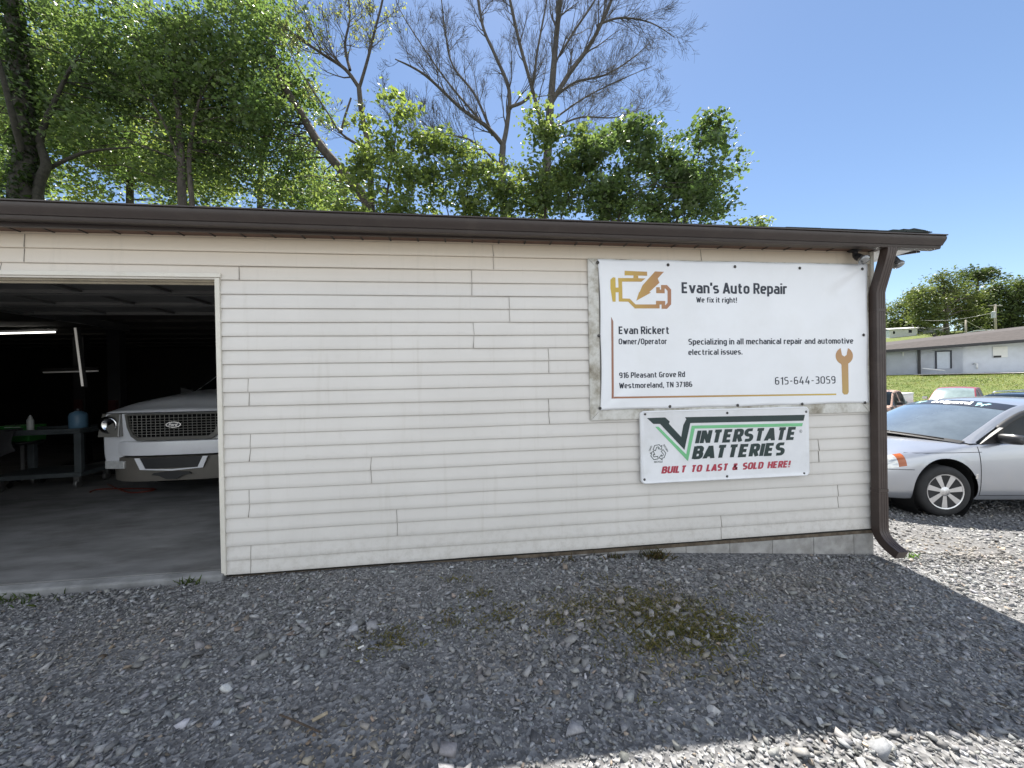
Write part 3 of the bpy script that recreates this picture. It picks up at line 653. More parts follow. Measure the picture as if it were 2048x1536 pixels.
DIN = {
 'E': (.36, [([(.36,.92),(0,.92),(0,.08),(.36,.08)],0), ([(0,.5),(.32,.5)],0)]), 'v': (.40, [([(0,.74),(.2,0)],'h'), ([(.4,.74),(.2,0)],'h')]),
 'a': (.34, [([(.02,.66),(.34,.66),(.34,0)],.15), ([(.34,.42),(0,.42),(0,.08),(.34,.08)],.14)]), 'n': (.34, [([(0,0),(0,.74)],0), ([(0,.66),(.34,.66),(.34,0)],.15)]),
 "'": (.0, [([(0,1),(0,.70)],0)]), 's': (.33, [([(.33,.66),(0,.66),(0,.38),(.33,.36),(.33,.08),(0,.08)],.12)]), 'A': (.42, [([(-.02,0),(.21,1)],'h'), ([(.44,0),(.21,1)],'h'), ([(.07,.26),(.35,.26)],0)]),
 'u': (.34, [([(0,.74),(0,.08),(.34,.08)],.15), ([(.34,.74),(.34,0)],0)]), 't': (.28, [([(.10,.92),(.10,.08),(.30,.08)],.12), ([(-.02,.66),(.28,.66)],0)]), 'o': (.34, [([(0,.08),(0,.66),(.34,.66),(.34,.08)],-.15)]),
 'R': (.37, [([(0,0),(0,1)],0), ([(0,.92),(.36,.92),(.36,.46),(0,.46)],.14), ([(.2,.46),(.38,0)],0)]), 'e': (.34, [([(.02,.37),(.34,.37),(.34,.66),(0,.66),(0,.08),(.32,.08)],.13)]),
 'p': (.34, [([(0,.74),(0,-.24)],0), ([(0,.66),(.34,.66),(.34,.08),(0,.08)],.15)]), 'i': (.0, [([(0,0),(0,.74)],0), ([(0,.87),(0,1.02)],0)]), 'r': (.22, [([(0,0),(0,.74)],0), ([(0,.66),(.25,.66)],0)]),
 'W': (.64, [([(0,1),(.16,0)],'h'), ([(.32,.86),(.16,0)],'h'), ([(.32,.86),(.48,0)],'h'), ([(.64,1),(.48,0)],'h')]), 'f': (.26, [([(.10,0),(.10,.92),(.28,.92)],.12), ([(-.02,.66),(.26,.66)],0)]), 'x': (.36, [([(0,0),(.36,.74)],0), ([(0,.74),(.36,0)],0)]),
 'g': (.34, [([(.34,.74),(.34,-.18),(.02,-.18)],.13), ([(.34,.66),(0,.66),(0,.08),(.34,.08)],.15)]), 'h': (.34, [([(0,0),(0,1)],0), ([(0,.66),(.34,.66),(.34,0)],.15)]), '!': (.0, [([(0,1),(0,.30)],0), ([(0,.15),(0,0)],0)]),
 'k': (.34, [([(0,0),(0,1)],0), ([(.02,.3),(.32,.74)],0), ([(.13,.46),(.36,0)],0)]), 'c': (.32, [([(.32,.66),(0,.66),(0,.08),(.32,.08)],.15)]), 'O': (.40, [([(0,.08),(0,.92),(.40,.92),(.40,.08)],-.18)]), '0': (.38, [([(0,.08),(0,.92),(.38,.92),(.38,.08)],-.17)]),
 'w': (.56, [([(0,.74),(.14,0)],'h'), ([(.28,.66),(.14,0)],'h'), ([(.28,.66),(.42,0)],'h'), ([(.56,.74),(.42,0)],'h')]), '/': (.32, [([(0,-.08),(.32,1.04)],0)]), 'S': (.38, [([(.37,.92),(0,.92),(0,.52),(.37,.48),(.37,.08),(0,.08)],.15)]), 'l': (.04, [([(0,1),(0,.08),(.08,.08)],.05)]),
 'z': (.33, [([(0,.66),(.32,.66),(.01,.08),(.34,.08)],0)]), 'm': (.58, [([(0,0),(0,.74)],0), ([(0,.66),(.29,.66),(.29,0)],.13), ([(.29,.66),(.58,.66),(.58,0)],.13)]), 'd': (.34, [([(.34,1),(.34,0)],0), ([(.34,.66),(0,.66),(0,.08),(.34,.08)],.15)]),
 '.': (.0, [([(0,0),(0,.16)],0)]), ',': (.02, [([(.02,.15),(0,-.13)],0)]), '9': (.36, [([(0,.46),(0,.92),(.36,.92),(.36,.46)],-.15), ([(.36,.7),(.36,.08),(.05,.08)],.15)]), '1': (.18, [([(0,.78),(.18,.94),(.18,0)],0)]),
 '6': (.36, [([(0,.08),(0,.54),(.36,.54),(.36,.08)],-.15), ([(0,.3),(0,.92),(.31,.92)],.15)]), 'P': (.36, [([(0,0),(0,1)],0), ([(0,.92),(.36,.92),(.36,.42),(0,.42)],.15)]), 'G': (.38, [([(.37,.92),(0,.92),(0,.08),(.38,.08),(.38,.48),(.2,.48)],.14)]),
 'T': (.42, [([(0,.92),(.42,.92)],0), ([(.21,.92),(.21,0)],0)]), 'N': (.40, [([(0,0),(0,1)],0), ([(.0,1),(.40,0)],'h'), ([(.40,0),(.40,1)],0)]), '3': (.36, [([(0,.92),(.34,.92),(.34,.52),(.1,.52)],.13), ([(.1,.52),(.36,.52),(.36,.08),(0,.08)],.14)]),
 '7': (.36, [([(0,.92),(.35,.92),(.10,0)],0)]), '8': (.36, [([(.02,.52),(.02,.92),(.34,.92),(.34,.52)],-.13), ([(0,.08),(0,.52),(.36,.52),(.36,.08)],-.14)]), '5': (.36, [([(.34,.92),(.02,.92),(.02,.54),(.36,.54),(.36,.08),(0,.08)],.12)]),
 '4': (.42, [([(.24,1),(0,.28),(.44,.28)],0), ([(.32,.52),(.32,0)],0)]), '-': (.24, [([(0,.44),(.24,.44)],0)]),
 'I': (.0, [([(0,0),(0,1)],0)]), 'B': (.38, [([(0,0),(0,1)],0), ([(0,.92),(.36,.92),(.36,.52),(0,.52)],.15), ([(0,.52),(.38,.52),(.38,.08),(0,.08)],.15)]), 'U': (.40, [([(0,1),(0,.08),(.40,.08),(.40,1)],.18)]), 'L': (.32, [([(0,1),(0,.08),(.34,.08)],0)]),
 'D': (.40, [([(0,0),(0,1)],0), ([(0,.92),(.40,.92),(.40,.08),(0,.08)],.22)]), 'H': (.40, [([(0,0),(0,1)],0), ([(.40,0),(.40,1)],0), ([(0,.5),(.40,.5)],0)]),
 '&': (.44, [([(.44,.0),(.06,.72),(.10,.92),(.28,.92),(.30,.74),(.0,.40),(.0,.08),(.30,.08),(.42,.40)],.1)])}
def rounded(pts_, r):
    """round the corners of a polyline; negative radius = closed loop"""
    closed = r < 0; r = abs(r); p = [np.array(q, float) for q in pts_]; n = len(p)
    if r == 0: return p
    out = [] if closed else [p[0]]
    for i in (range(n) if closed else range(1, n-1)):
        a, b, c = p[i-1], p[i], p[(i+1) % n]; u = a-b; w = c-b; lu, lw = np.linalg.norm(u), np.linalg.norm(w); k = min(r, lu/2, lw/2); u = u/lu*k; w = w/lw*k
        for t in np.linspace(0, 1, 6): out.append((1-t)**2*(b+u)+2*t*(1-t)*(b+.12*(u+w))+t*t*(b+w))
    out = out+[out[0]] if closed else out+[p[-1]]
    return out
def din_text(mb, s, x0, x1, z0, cap, y, weight=.16, dispf=None, gap=.23, shear=0.0):
    """condensed squarish sign lettering drawn with strokes"""
    w = sum((DIN[c][0]+gap) if c in DIN else .27+shear*.9 for c in s)-gap+weight; sx = (x1-x0-shear*cap)/w; cx = weight/2; k = 0; hs = max(0, weight-.19)
    for c in s:
        if c not in DIN: cx += .27+shear*.9; continue
        wd, st = DIN[c]
        for pl, r in st:
            k += 1
            if r == 'h': (a0, b0), (a1, b1) = pl; hw = weight*.54; qs = [[(a0-hw, b0), (a0+hw, b0), (a1+hw, b1), (a1-hw, b1)]]
            else: qs = stroke(rounded(pl, r), weight)
            for qd in qs:
                qd = [(a, min(1, max(-.3, .5+(b-.5)*(1-hs) if shear else b))) if not shear else (a, min(1.0, max(0.0, .5+(b-.5)*(1-hs)))) for a, b in qd]
                P_ = [(x0+(cx+a)*sx+shear*b*cap, z0+b*cap) for a, b in qd]
                mb.add([(a, y-(dispf(a, b) if dispf else 0)-.00015*(k % 4), b) for a, b in P_], [(0, 1, 2, 3)])
        cx += wd+gap
# ------------------------------------------------------------------ the banner sign
SX0, SX1, SZ0, SZ1 = .982, 3.514, 1.036, 2.334
banner_sign = empty('banner_sign', (2.25, -.02, 1.03), 0, 'large white vinyl banner in a weathered board frame with golden engine emblem', 'sign')
BI = Matrix.Translation((-2.25, .02, -1.03))
def bpart(mb, name, m, parent=None, **k):
    o = mb.build(name, m, parent or banner_sign, **k)
    if (parent or banner_sign) is banner_sign: o.matrix_parent_inverse = BI
    return o
m_frame, _nt, _bs = new_mat('flaking_white_board')
_v = coords(_nt, (1, 1, 1)); _n1 = noise(_nt, coords(_nt, (1, 1, 1)), 4.5, 10, .72)
_c = ramp(_nt, _n1, [(.30, (.17, .145, .11)), (.42, (.36, .335, .28)), (.53, (.56, .55, .51)), (.70, (.72, .71, .68))])
_nt.links.new(_c, _bs.inputs['Base Color']); _bs.inputs['Roughness'].default_value = .8; bump(_nt, _bs, _n1, .35, .004)
FW = .088
fr = MB(); F0, F1 = -.036, -.016
def board(a, b, c, d): fr.prism([a, b, c, d], F0, F1)
gp_ = .0015
board((SX0, SZ0+gp_), (SX0+FW, SZ0+FW), (SX0+FW, SZ1-FW), (SX0, SZ1-gp_))
board((SX1-FW, SZ0+FW), (SX1, SZ0+gp_), (SX1, SZ1-gp_), (SX1-FW, SZ1-FW))
board((SX0+gp_, SZ1), (SX0+FW+gp_, SZ1-FW), (SX1-FW-gp_, SZ1-FW), (SX1-gp_, SZ1))
board((SX0+gp_, SZ0), (SX1-gp_, SZ0), (SX1-FW-gp_, SZ0+FW), (SX0+FW+gp_, SZ0+FW))
bpart(fr, 'frame', m_frame, bevel=.003)
bk = MB(); bk.box((SX0+FW-.01, -.022, SZ0+FW-.01), (SX1-FW+.01, -.0155, SZ1-FW+.01)); bpart(bk, 'backing_board', m_block)
BX0, BX1, BZ0, BZ1 = 1.060, 3.496, 1.117, 2.328
def disp(x, z):
    u = (x-BX0)/(BX1-BX0); v = (z-BZ0)/(BZ1-BZ0)
    d = .0035*math.sin(5.1*u+1)*math.sin(3.0*v+.6)+.0012*math.sin(17*u+4*v)*v
    for cx, cz, sx, sz in ((BX1, BZ1, -1, -1), (BX0, BZ1, 1, -1), (BX0, BZ0, 1, 1)):
        a, b = (x-cx)*sx, (z-cz)*sz; r = math.hypot(a, b); th = math.atan2(b, a)
        amp = (.013 if cx == BX1 else .006)*math.exp(-((r-.28)/.2)**2)
        d += amp*math.sin((th-.2)*9)*math.exp(-((th-.62)/.33)**2)
    return d
NX, NZ = 120, 60
bn = MB(); vs = []; BY = -.044
for j in range(NZ+1):
    for i in range(NX+1):
        u, v = i/NX, j/NZ; x = BX0+u*(BX1-BX0); z = BZ0+v*(BZ1-BZ0)
        sc_ = .006
        z += sc_*abs(math.sin(math.pi*u*4))*(-(v**6)+(1-v)**6); x += sc_*1.3*abs(math.sin(math.pi*v*2))*((1-u)**12-u**12)
        if u < .5: x += .010*math.sin(math.pi*v)*(1-u)**12
        vs.append((x, BY-disp(x, z), z))
fs = [(j*(NX+1)+i, j*(NX+1)+i+1, (j+1)*(NX+1)+i+1, (j+1)*(NX+1)+i) for j in range(NZ) for i in range(NX)]
bn.add(vs, fs)
bo = bpart(bn, 'banner', m_banner, smooth=True)
bs_ = bo.modifiers.new('thickness', 'SOLIDIFY'); bs_.thickness = .0012; bs_.offset = 1
TY = BY-.0022
def wt(px, py): return wall_xz(px, py, BY-.002)
def c2(x, y): return (1160+x/3.0125, 490+y/3.0125)
def blet(s, x0, x1, base, top, bold, asc=False):
    lt = MB(); a = wt(*c2(x0, base)); b = wt(*c2(x1, base)); t = wt(*c2(x0, top)); din_text(lt, s, a[0], b[0], a[1], t[1]-a[1], TY, .11 if bold < 0 else .148+bold*1.7, dispf=disp)
    bpart(lt, 'lettering', m_ink)
blet("Evan's Auto Repair", 612, 1250, 290, 224, .018)
blet("We fix it right!", 700, 946, 346, 314, .012)
blet("Evan Rickert", 232, 538, 537, 491, .016)
blet("Owner/Operator", 232, 524, 599, 564, .012)
blet("Specializing in all mechanical repair and automotive", 652, 1648, 601, 565, .012)
blet("electrical issues.", 652, 980, 663, 629, .012)
blet("916 Pleasant Grove Rd", 235, 632, 802, 768, .012)
blet("Westmoreland, TN 37186", 235, 676, 864, 831, .012)
blet("615-644-3059", 1177, 1541, 843, 795, -.012)
def subdiv_poly(poly):                                      # triangulated and cut fine, so it can follow the cloth
    bm = bmesh.new(); vv = [bm.verts.new((x, 0, z)) for x, z in poly]; f = bm.faces.new(vv)
    bmesh.ops.triangulate(bm, faces=[f]); 
    for _ in range(5):
        es = [e for e in bm.edges if e.calc_length() > .06]
        if not es: break
        bmesh.ops.subdivide_edges(bm, edges=es, cuts=1); bmesh.ops.triangulate(bm, faces=bm.faces)
    bm.verts.index_update(); r = ([v.co[:] for v in bm.verts], [tuple(v.index for v in f.verts) for f in bm.faces]); bm.free(); return r
def cloth_poly(mb, polys):
    for p in polys:
        v, f = subdiv_poly(p); mb.add([(x, TY-disp(x, z), z) for x, _, z in v], f)
gold = (.52, .36, .09); tan = (.42, .235, .10); rust = (.33, .15, .095)
def lg(x, y): return wt(1200+x/4.9536, 520+y/4.9536)
P = [[(243, 107), (467, 116), (467, 157), (243, 152)], [(330, 153), (378, 156), (378, 181), (330, 179)], [(222, 177), (450, 183), (408, 216), (222, 212)],
     [(182, 175), (222, 177), (222, 413), (185, 412)], [(155, 273), (183, 273), (184, 320), (155, 320)], [(130, 170), (155, 173), (155, 413), (124, 413), (124, 300), (103, 275), (103, 195)],
     [(222, 381), (295, 383), (352, 440), (555, 440), (555, 480), (345, 480), (278, 413), (222, 413)],
     [(545, 113), (633, 117), (535, 222), (588, 226), (487, 318), (505, 323), (360, 403), (388, 317), (410, 318), (475, 258), (420, 252)]]
em = MB(); cloth_poly(em, [[lg(*q) for q in p] for p in P])
for pl, wd in (([(574, 270), (574, 311), (622, 312), (622, 266), (655, 266), (686, 300), (686, 432), (655, 466), (627, 466), (627, 424), (572, 423), (572, 480)], 36),):
    cloth_poly(em, [[lg(*q) for q in qd] for qd in stroke(pl, wd)])
xa, xb = lg(103, 300)[0], lg(708, 300)[0]
bpart(em, 'engine_emblem', gradient_mat('emblem_gold_to_rust', 0, xa, xb, (.56, .40, .07), (.36, .165, .095)))
ln = MB(); A = [c2(187, 432), c2(200, 460), c2(203, 925), c2(190, 925)]
cloth_poly(ln, [[wt(*q) for q in A]]); x_l = wt(*c2(187, 600))
bpart(ln, 'corner_line', gradient_mat('line_rust', 2, wt(*c2(190, 925))[1], wt(*c2(190, 432))[1], rust, (.30, .16, .115)))
ln = MB(); cloth_poly(ln, [[wt(*c2(*q)) for q in ((204, 914), (1545, 895), (1545, 904), (204, 925))]])
bpart(ln, 'bottom_line', gradient_mat('line_rust_to_gold', 0, wt(*c2(200, 915))[0], wt(*c2(1545, 900))[0], rust, (.55, .40, .07)))
wr = MB(); cx, cy, R = 1594, 668, 52
arc = [(cx+R*math.cos(a), cy+R*math.sin(a)) for a in np.linspace(-math.pi*.36, math.pi*.36, 12)]
arc2 = [(cx-R*math.cos(a), cy+R*math.sin(a)) for a in np.linspace(math.pi*.36, -math.pi*.36, 12)]
outl = arc+[(1614, 720), (1620, 886), (1612, 900), (1592, 901), (1582, 890), (1577, 722)]+arc2+[(1576, 640), (1580, 662), (1594, 672), (1608, 662), (1612, 640)]
cloth_poly(wr, [[wt(*c2(*q)) for q in outl]])
bpart(wr, 'wrench_emblem', gradient_mat('wrench_tan', 2, wt(*c2(1600, 900))[1], wt(*c2(1600, 620))[1], (.47, .32, .11), (.43, .24, .12)))
def screws(mb, spots, y, r=.0085):
    for x, z in spots:
        mb.lathe([(r*1.5, 0), (r*1.5, -.0012), (r*.9, -.0018), (r*.8, -.005), (0.0, -.006)], (x, y, z), 'y', 10)
sc_ = MB(); screws(sc_, [wt(*c2(*q)) for q in ((106, 106), (530, 120), (933, 131), (1323, 140), (1700, 145), (113, 547), (1708, 542), (120, 983), (541, 973), (949, 966), (1338, 958), (1716, 950))], BY-.004)
split_islands(bpart(sc_, 'screw', m_screw, smooth=True, angle=40))

# ------------------------------------------------------------------ the battery sign below it
IY = -.052
bat = empty('battery_sign', (2.16, -.03, .51), 0, 'small white metal battery dealer sign with dark green letters and red slogan', 'sign')
def ipart(mb, name, m, parent=None, **k):
    o = mb.build(name, m, bat, **k); o.matrix_parent_inverse = Matrix.Translation((-2.16, .03, -.51)); return o
def c5(x, y): return wall_xz(1280+x/5.689, 800+y/5.689, IY)
a_, b_, c_, d_ = c5(8, 118), c5(1925, 82), c5(1915, 868), c5(5, 945)
IX0, IX1 = (a_[0]+d_[0])/2, (b_[0]+c_[0])/2; IZ0, IZ1 = (c_[1]+d_[1])/2, (a_[1]+b_[1])/2
def rrect(x0, z0, x1, z1, r, n=5):
    out = []
    for cx, cz, a0 in ((x1-r, z1-r, 0), (x0+r, z1-r, 90), (x0+r, z0+r, 180), (x1-r, z0+r, 270)):
        for k in range(n+1):
            a = math.radians(a0+90*k/n); out.append((cx+r*math.cos(a), cz+r*math.sin(a)))
    return out
pn = MB(); o1 = rrect(IX0, IZ0, IX1, IZ1, .035); o2 = rrect(IX0+.006, IZ0+.006, IX1-.006, IZ1-.006, .031); o3 = rrect(IX0+.022, IZ0+.022, IX1-.022, IZ1-.022, .02); n = len(o1)
vs = [(x, -.038, z) for x, z in o1]+[(x, IY-.004, z) for x, z in o1]+[(x, IY-.007, z) for x, z in o2]+[(x, IY, z) for x, z in o3]
fs = [(r*n+k, r*n+(k+1) % n, (r+1)*n+(k+1) % n, (r+1)*n+k) for r in range(3) for k in range(n)]+[tuple(range(3*n, 4*n)), tuple(range(n))]
pn.add(vs, fs); ipart(pn, 'panel', m_signmetal, smooth=True, angle=30)
IT = IY-.0015
from mathutils.geometry import tessellate_polygon
def tess(poly): return [tuple(t) for t in tessellate_polygon([[Vector((x, z, 0)) for x, z in poly]])]
def poly_flat(mb, poly, y=IT):
    mb.add([(x, y, z) for x, z in poly], tess(poly))
mk = MB()
poly_flat(mk, [c5(*q) for q in ((78, 205), (285, 198), (337, 245), (328, 270), (468, 420), (492, 285), (527, 218), (512, 195), (1875, 168), (1860, 235), (572, 262), (505, 567), (228, 272), (150, 272))])
lt = MB()
def ilet(mb, s, x0, x1, b0, t0, bold, shear):
    a = c5(x0, b0); t = c5(x0, t0); b = c5(x1, b0); din_text(mb, s, a[0], b[0], a[1], t[1]-a[1], IT, bold, None, bold+.035, shear)
ilet(lt, 'INTERSTATE', 622, 1798, 498, 345, .25, .25); ipart(lt, 'lettering', m_dkgreen); lt = MB()
ilet(lt, 'BATTERIES', 585, 1670, 676, 524, .25, .25); ipart(lt, 'lettering', m_dkgreen); lt = MB()
rg = MB(); ca = c5(1828, 355)
ring = [(ca[0]+.0125*math.cos(a), ca[1]+.0125*math.sin(a)) for a in np.linspace(0, 2*math.pi, 19)]
for q in stroke(ring, .002): poly_flat(lt, q)
put_text(lt, 'R', ca[0]-.005, ca[0]+.006, ca[1]-.006, .012, IT, .01)
ipart(mk, 'emblem', m_dkgreen); ipart(lt, 'registered_mark', m_dkgreen)
gr = MB(); poly_flat(gr, [c5(*q) for q in ((172, 305), (210, 304), (525, 618), (588, 292), (1852, 262), (1842, 298), (622, 325), (545, 695))]); ipart(gr, 'green_stripe', m_ltgreen)
lt = MB(); ilet(lt, 'BUILT TO LAST & SOLD HERE!', 240, 1720, 838, 756, .24, .25); ipart(lt, 'slogan', m_redink)
ry = MB(); cc = np.array(c5(205, 600)); kx = (c5(305, 600)[0]-c5(205, 600)[0])/100
for k in range(3):                                          # three chasing arrows
    a0 = math.radians(90+120*k+8)
    def rp(x, z): return cc+kx*np.array([x*math.cos(a0-HPI)-z*math.sin(a0-HPI), x*math.sin(a0-HPI)+z*math.cos(a0-HPI)])
    body_ = [rp(-52, 40), rp(-26, 84), rp(26, 84), rp(40, 62), rp(54, 70), rp(46, 30), rp(8, 42), rp(21, 50), rp(12, 62), rp(-6, 62), rp(-26, 28), rp(-52, 40)]
    for q in stroke(body_, 7*kx): poly_flat(ry, q, IT-.0002*k)
p_ = c5(160, 714); q_ = c5(256, 714); put_text(ry, 'RECYCLE', p_[0], q_[0], p_[1], .013, IT, .02)
p_ = c5(112, 582); put_text(ry, 'LEAD', p_[0], p_[0]+.045, p_[1], .013, IT, .02, rot=math.radians(62))
p_ = c5(262, 512); put_text(ry, 'RETURN', p_[0], p_[0]+.067, p_[1], .013, IT, .02, rot=math.radians(-60))
ipart(ry, 'recycling_mark', m_dkgreen)
sc_ = MB(); screws(sc_, [c5(*q) for q in ((57, 160), (992, 147), (1890, 133), (50, 905), (990, 868), (1866, 835))], IY-.001, .007); split_islands(ipart(sc_, 'screw', m_screw, smooth=True, angle=40))

# ------------------------------------------------------------------ flood lamps under the eave
m_bulb = mat('flood_lamp_glass', (.20, .20, .20), .05, metal=.5, var=.2, scale=30, coat=1)
def flood(x, y, z, aim, label):
    e = empty('flood_lamp', (x, y, z), 0, label, 'lamp', 'flood lamps under the eave')
    b = MB(); b.lathe([(.045, 0), (.045, -.012), (.02, -.02), (.018, -.05)], (0, 0, 0), 'z', 14); b.build('base', m_dkmetal, e, smooth=True, angle=40)
    d = np.array(aim, float); d /= np.linalg.norm(d); p0 = np.array([0, 0, -.05])
    h = MB(); h.tube([p0, p0+d*.03, p0+d*.075], [.022, .03, .032], 12); h.build('socket', m_dkmetal, e, smooth=True, angle=40)
    g_ = MB(); prof = [(.022, .055), (.034, .07), (.043, .09), (.045, .10), (.034, .114), (.016, .121), (.003, .122)]
    g_.tube([p0+d*q[1] for q in prof], [q[0] for q in prof], 16); g_.build('bulb', m_bulb, e, smooth=True)
flood(3.36, -.06, 2.447, (.02, -.75, -.62), 'round flood lamp above the banner frame, facing the gravel lot')
flood(3.70, -.07, 2.444, (.35, -.35, -.9), 'flood lamp hanging behind the top of the brown downspout')

# ------------------------------------------------------------------ vehicles
def cr(P, u):                                               # Catmull-Rom through rows of P (n, ...)
    P = np.asarray(P, float); n = len(P); i = np.clip(np.floor(u).astype(int), 0, n-2); t = (u-i)
    g_ = lambda k: P[np.clip(k, 0, n-1)]
    p0, p1, p2, p3 = g_(i-1), g_(i), g_(i+1), g_(i+2)
    sh = (len(u),)+(1,)*(P.ndim-1); t = t.reshape(sh)
    return .5*((2*p1)+(-p0+p2)*t+(2*p0-5*p1+4*p2-p3)*t*t+(-p0+3*p1-3*p2+p3)*t**3)
def loft_grid(sections, nu, nv, lin=False):
    S = np.array(sections, float); u = np.linspace(0, len(S)-1, nu); v = np.linspace(0, S.shape[1]-1, nv)
    G = cr(S, u); G = np.swapaxes(cr(np.swapaxes(G, 0, 1), v), 0, 1); return G
def grid_faces(mb, G, mask=None, mirror=True):
    nu, nv = G.shape[:2]
    for sgn in ((1, -1) if mirror else (1,)):
        vs = G.reshape(-1, 3).copy(); vs[:, 1] *= sgn
        fs = [(i*nv+j, i*nv+j+1, (i+1)*nv+j+1, (i+1)*nv+j) for i in range(nu-1) for j in range(nv-1) if mask is None or mask[i, j]]
        mb.add(vs, fs)
def prune(o):                                               # drop vertices no face uses, weld the seam
    bm = bmesh.new(); bm.from_mesh(o.data); bmesh.ops.delete(bm, geom=[v for v in bm.verts if not v.link_faces], context='VERTS')
    bmesh.ops.remove_doubles(bm, verts=bm.verts, dist=.0008); bmesh.ops.recalc_face_normals(bm, faces=bm.faces); bm.to_mesh(o.data); bm.free()
    return o
def arch_mask(G, axles, r, ymin):
    C = (G[:-1, :-1]+G[1:, 1:]+G[1:, :-1]+G[:-1, 1:])/4; m = np.ones(C.shape[:2], bool)
    for ax_, az in axles: m &= ~((np.hypot(C[..., 0]-ax_, C[..., 2]-az) < r) & (C[..., 1] > ymin))
    for ax_, az in axles:                                   # snap the rim of the cut onto the circle
        d = np.hypot(G[..., 0]-ax_, G[..., 2]-az); near = (np.abs(d-r) < .045) & (G[..., 1] > ymin)
        k = r/np.maximum(d, 1e-6); G[..., 0] = np.where(near, ax_+(G[..., 0]-ax_)*k, G[..., 0]); G[..., 2] = np.where(near, az+(G[..., 2]-az)*k, G[..., 2])
    return m
def wheel(parent, x, y, r, wd, spokes=7, cover=None, steer=0.0, sgn=1):
    e = bpy.data.objects.new('wheel', None); COL.objects.link(e); e.parent = parent; e.location = (x, y, r); e.rotation_euler = (0, 0, steer+(0 if sgn > 0 else math.pi))
    e.empty_display_size = .1
    h = wd/2; rr = r*.70
    t = MB(); t.lathe([(rr*.96, -h*.9), (rr, -h*.95), (r*.84, -h), (r*.95, -h*.88), (r, -h*.6), (r, -.012), (r*.985, -.010), (r*.985, .010), (r, .012), (r, h*.6), (r*.95, h*.88), (r*.84, h), (rr, h*.95), (rr*.96, h*.9)], (0, 0, 0), 'y', 40)
    t.build('tyre', m_rubber, e, smooth=True, angle=50)
    b = MB(); b.lathe([(rr*.97, -h*.8), (rr*.95, h*.35), (.05, h*.3), (.0, h*.3)], (0, 0, 0), 'y', 32); b.build('hub', m_dkmetal, e, smooth=True, angle=50)
    c = MB(); c.lathe([(rr*.99, h*.86), (rr*.985, h*.98), (rr*.93, h*.95), (rr*.90, h*.7), (rr*.91, h*.6)], (0, 0, 0), 'y', 40)
    c.lathe([(rr*.30, h*.5), (rr*.29, h*.88), (rr*.16, h*.98), (0, h*1.0)], (0, 0, 0), 'y', 20)
    for k in range(spokes):
        a = 2*math.pi*k/spokes+.25; ca, sa = math.cos(a), math.sin(a)
        def q(rad, tt, hh): return (rad*ca-tt*sa, hh, rad*sa+tt*ca)
        w0, w1 = rr*.12, rr*.21
        c.hexa([q(rr*.2, -w0, h*.55), q(rr*.2, w0, h*.55), q(rr*.95, w1, h*.55), q(rr*.95, -w1, h*.55),
                q(rr*.2, -w0*.7, h*.90), q(rr*.2, w0*.7, h*.90), q(rr*.95, w1*.75, h*.92), q(rr*.95, -w1*.75, h*.92)])
        c.lathe([(.012, h*.5), (.012, h*.75), (0, h*.78)], (rr*.36*math.cos(a+math.pi/spokes), 0, rr*.36*math.sin(a+math.pi/spokes)), 'y', 8)
    c.build('rim', cover or m_alloy, e, smooth=True, angle=30)
    return e
def greenhouse(parent, arch, belt_y, belt_z, iA, iC, m_body, m_ws, m_side, bulge=None, frame=.05, names=('windshield', 'rear_window'), nu=64, visor=None, pillar=.075, bpillars=()):
    """arch: points (x, y, z, centre_dx, centre_dz) from the front cowl corner over the roof to the rear deck corner"""
    A = np.array(arch, float); u = np.linspace(0, len(A)-1, nu); P = cr(A, u)
    nv = 15; tv = np.linspace(0, 1, nv)
    wq = np.sqrt(np.clip(1-(1-tv)**2, 0, 1)); tv2 = tv
    T = np.zeros((nu, nv, 3))
    for j in range(nv):
        T[:, j, 0] = P[:, 0]+P[:, 3]*(1-(1-tv[j])**2); T[:, j, 1] = P[:, 1]*(1-tv[j]); T[:, j, 2] = P[:, 2]+P[:, 4]*(1-(1-tv[j])**2)
    uc = (u[:-1]+u[1:])/2; jv = np.arange(nv-1)
    ins = (jv[None, :] >= 1)
    ws = (uc[:, None] < iA) & ins; rw = (uc[:, None] > iC) & ins
    # slim pillars: squeeze the first column
    wid = np.maximum(P[:, 1], .05)
    T[:, 1, :] = T[:, 0, :]+(T[:, 2, :]-T[:, 0, :])*np.clip(pillar/wid*nv/2/1.0*.5, .15, .9)[:, None]
    for mk_, nm, mm in ((ws, names[0], m_ws), (rw, names[1], m_ws)):
        b = MB(); grid_faces(b, T, mk_); prune(b.build(nm, mm, parent, smooth=True))
    b = MB(); grid_faces(b, T, ~(ws | rw))
    # side
    Q = np.zeros((nu, 3, 3)); by_ = np.interp(P[:, 0], *belt_y); bz_ = np.interp(P[:, 0], *belt_z)
    B0 = np.stack([P[:, 0], by_, bz_], -1); A0 = P[:, :3]
    L = np.linalg.norm(B0-A0, axis=1); k = np.clip(frame/np.maximum(L, 1e-6), 0, .98)
    Q[:, 0] = A0; Q[:, 1] = A0+(B0-A0)*k[:, None]; Q[:, 2] = B0
    side = np.zeros((nu-1, 2), bool); side[:, 1] = True
    xm = (P[:-1, 0]+P[1:, 0])/2
    for xb, wb in bpillars: side[:, 1] &= ~(np.abs(xm-xb) < wb)
    big = np.minimum(L[:-1], L[1:]) > frame*1.25; side[:, 1] &= big
    grid_faces(b, Q, ~side)
    prune(b.build('roof', m_body, parent, smooth=True, angle=38))
    Qs = Q.copy(); Qs[:, :, 1] -= .006
    b = MB(); grid_faces(b, Qs, side); split_islands(prune(b.build('side_window', m_side, parent, smooth=True)))
    return T, P
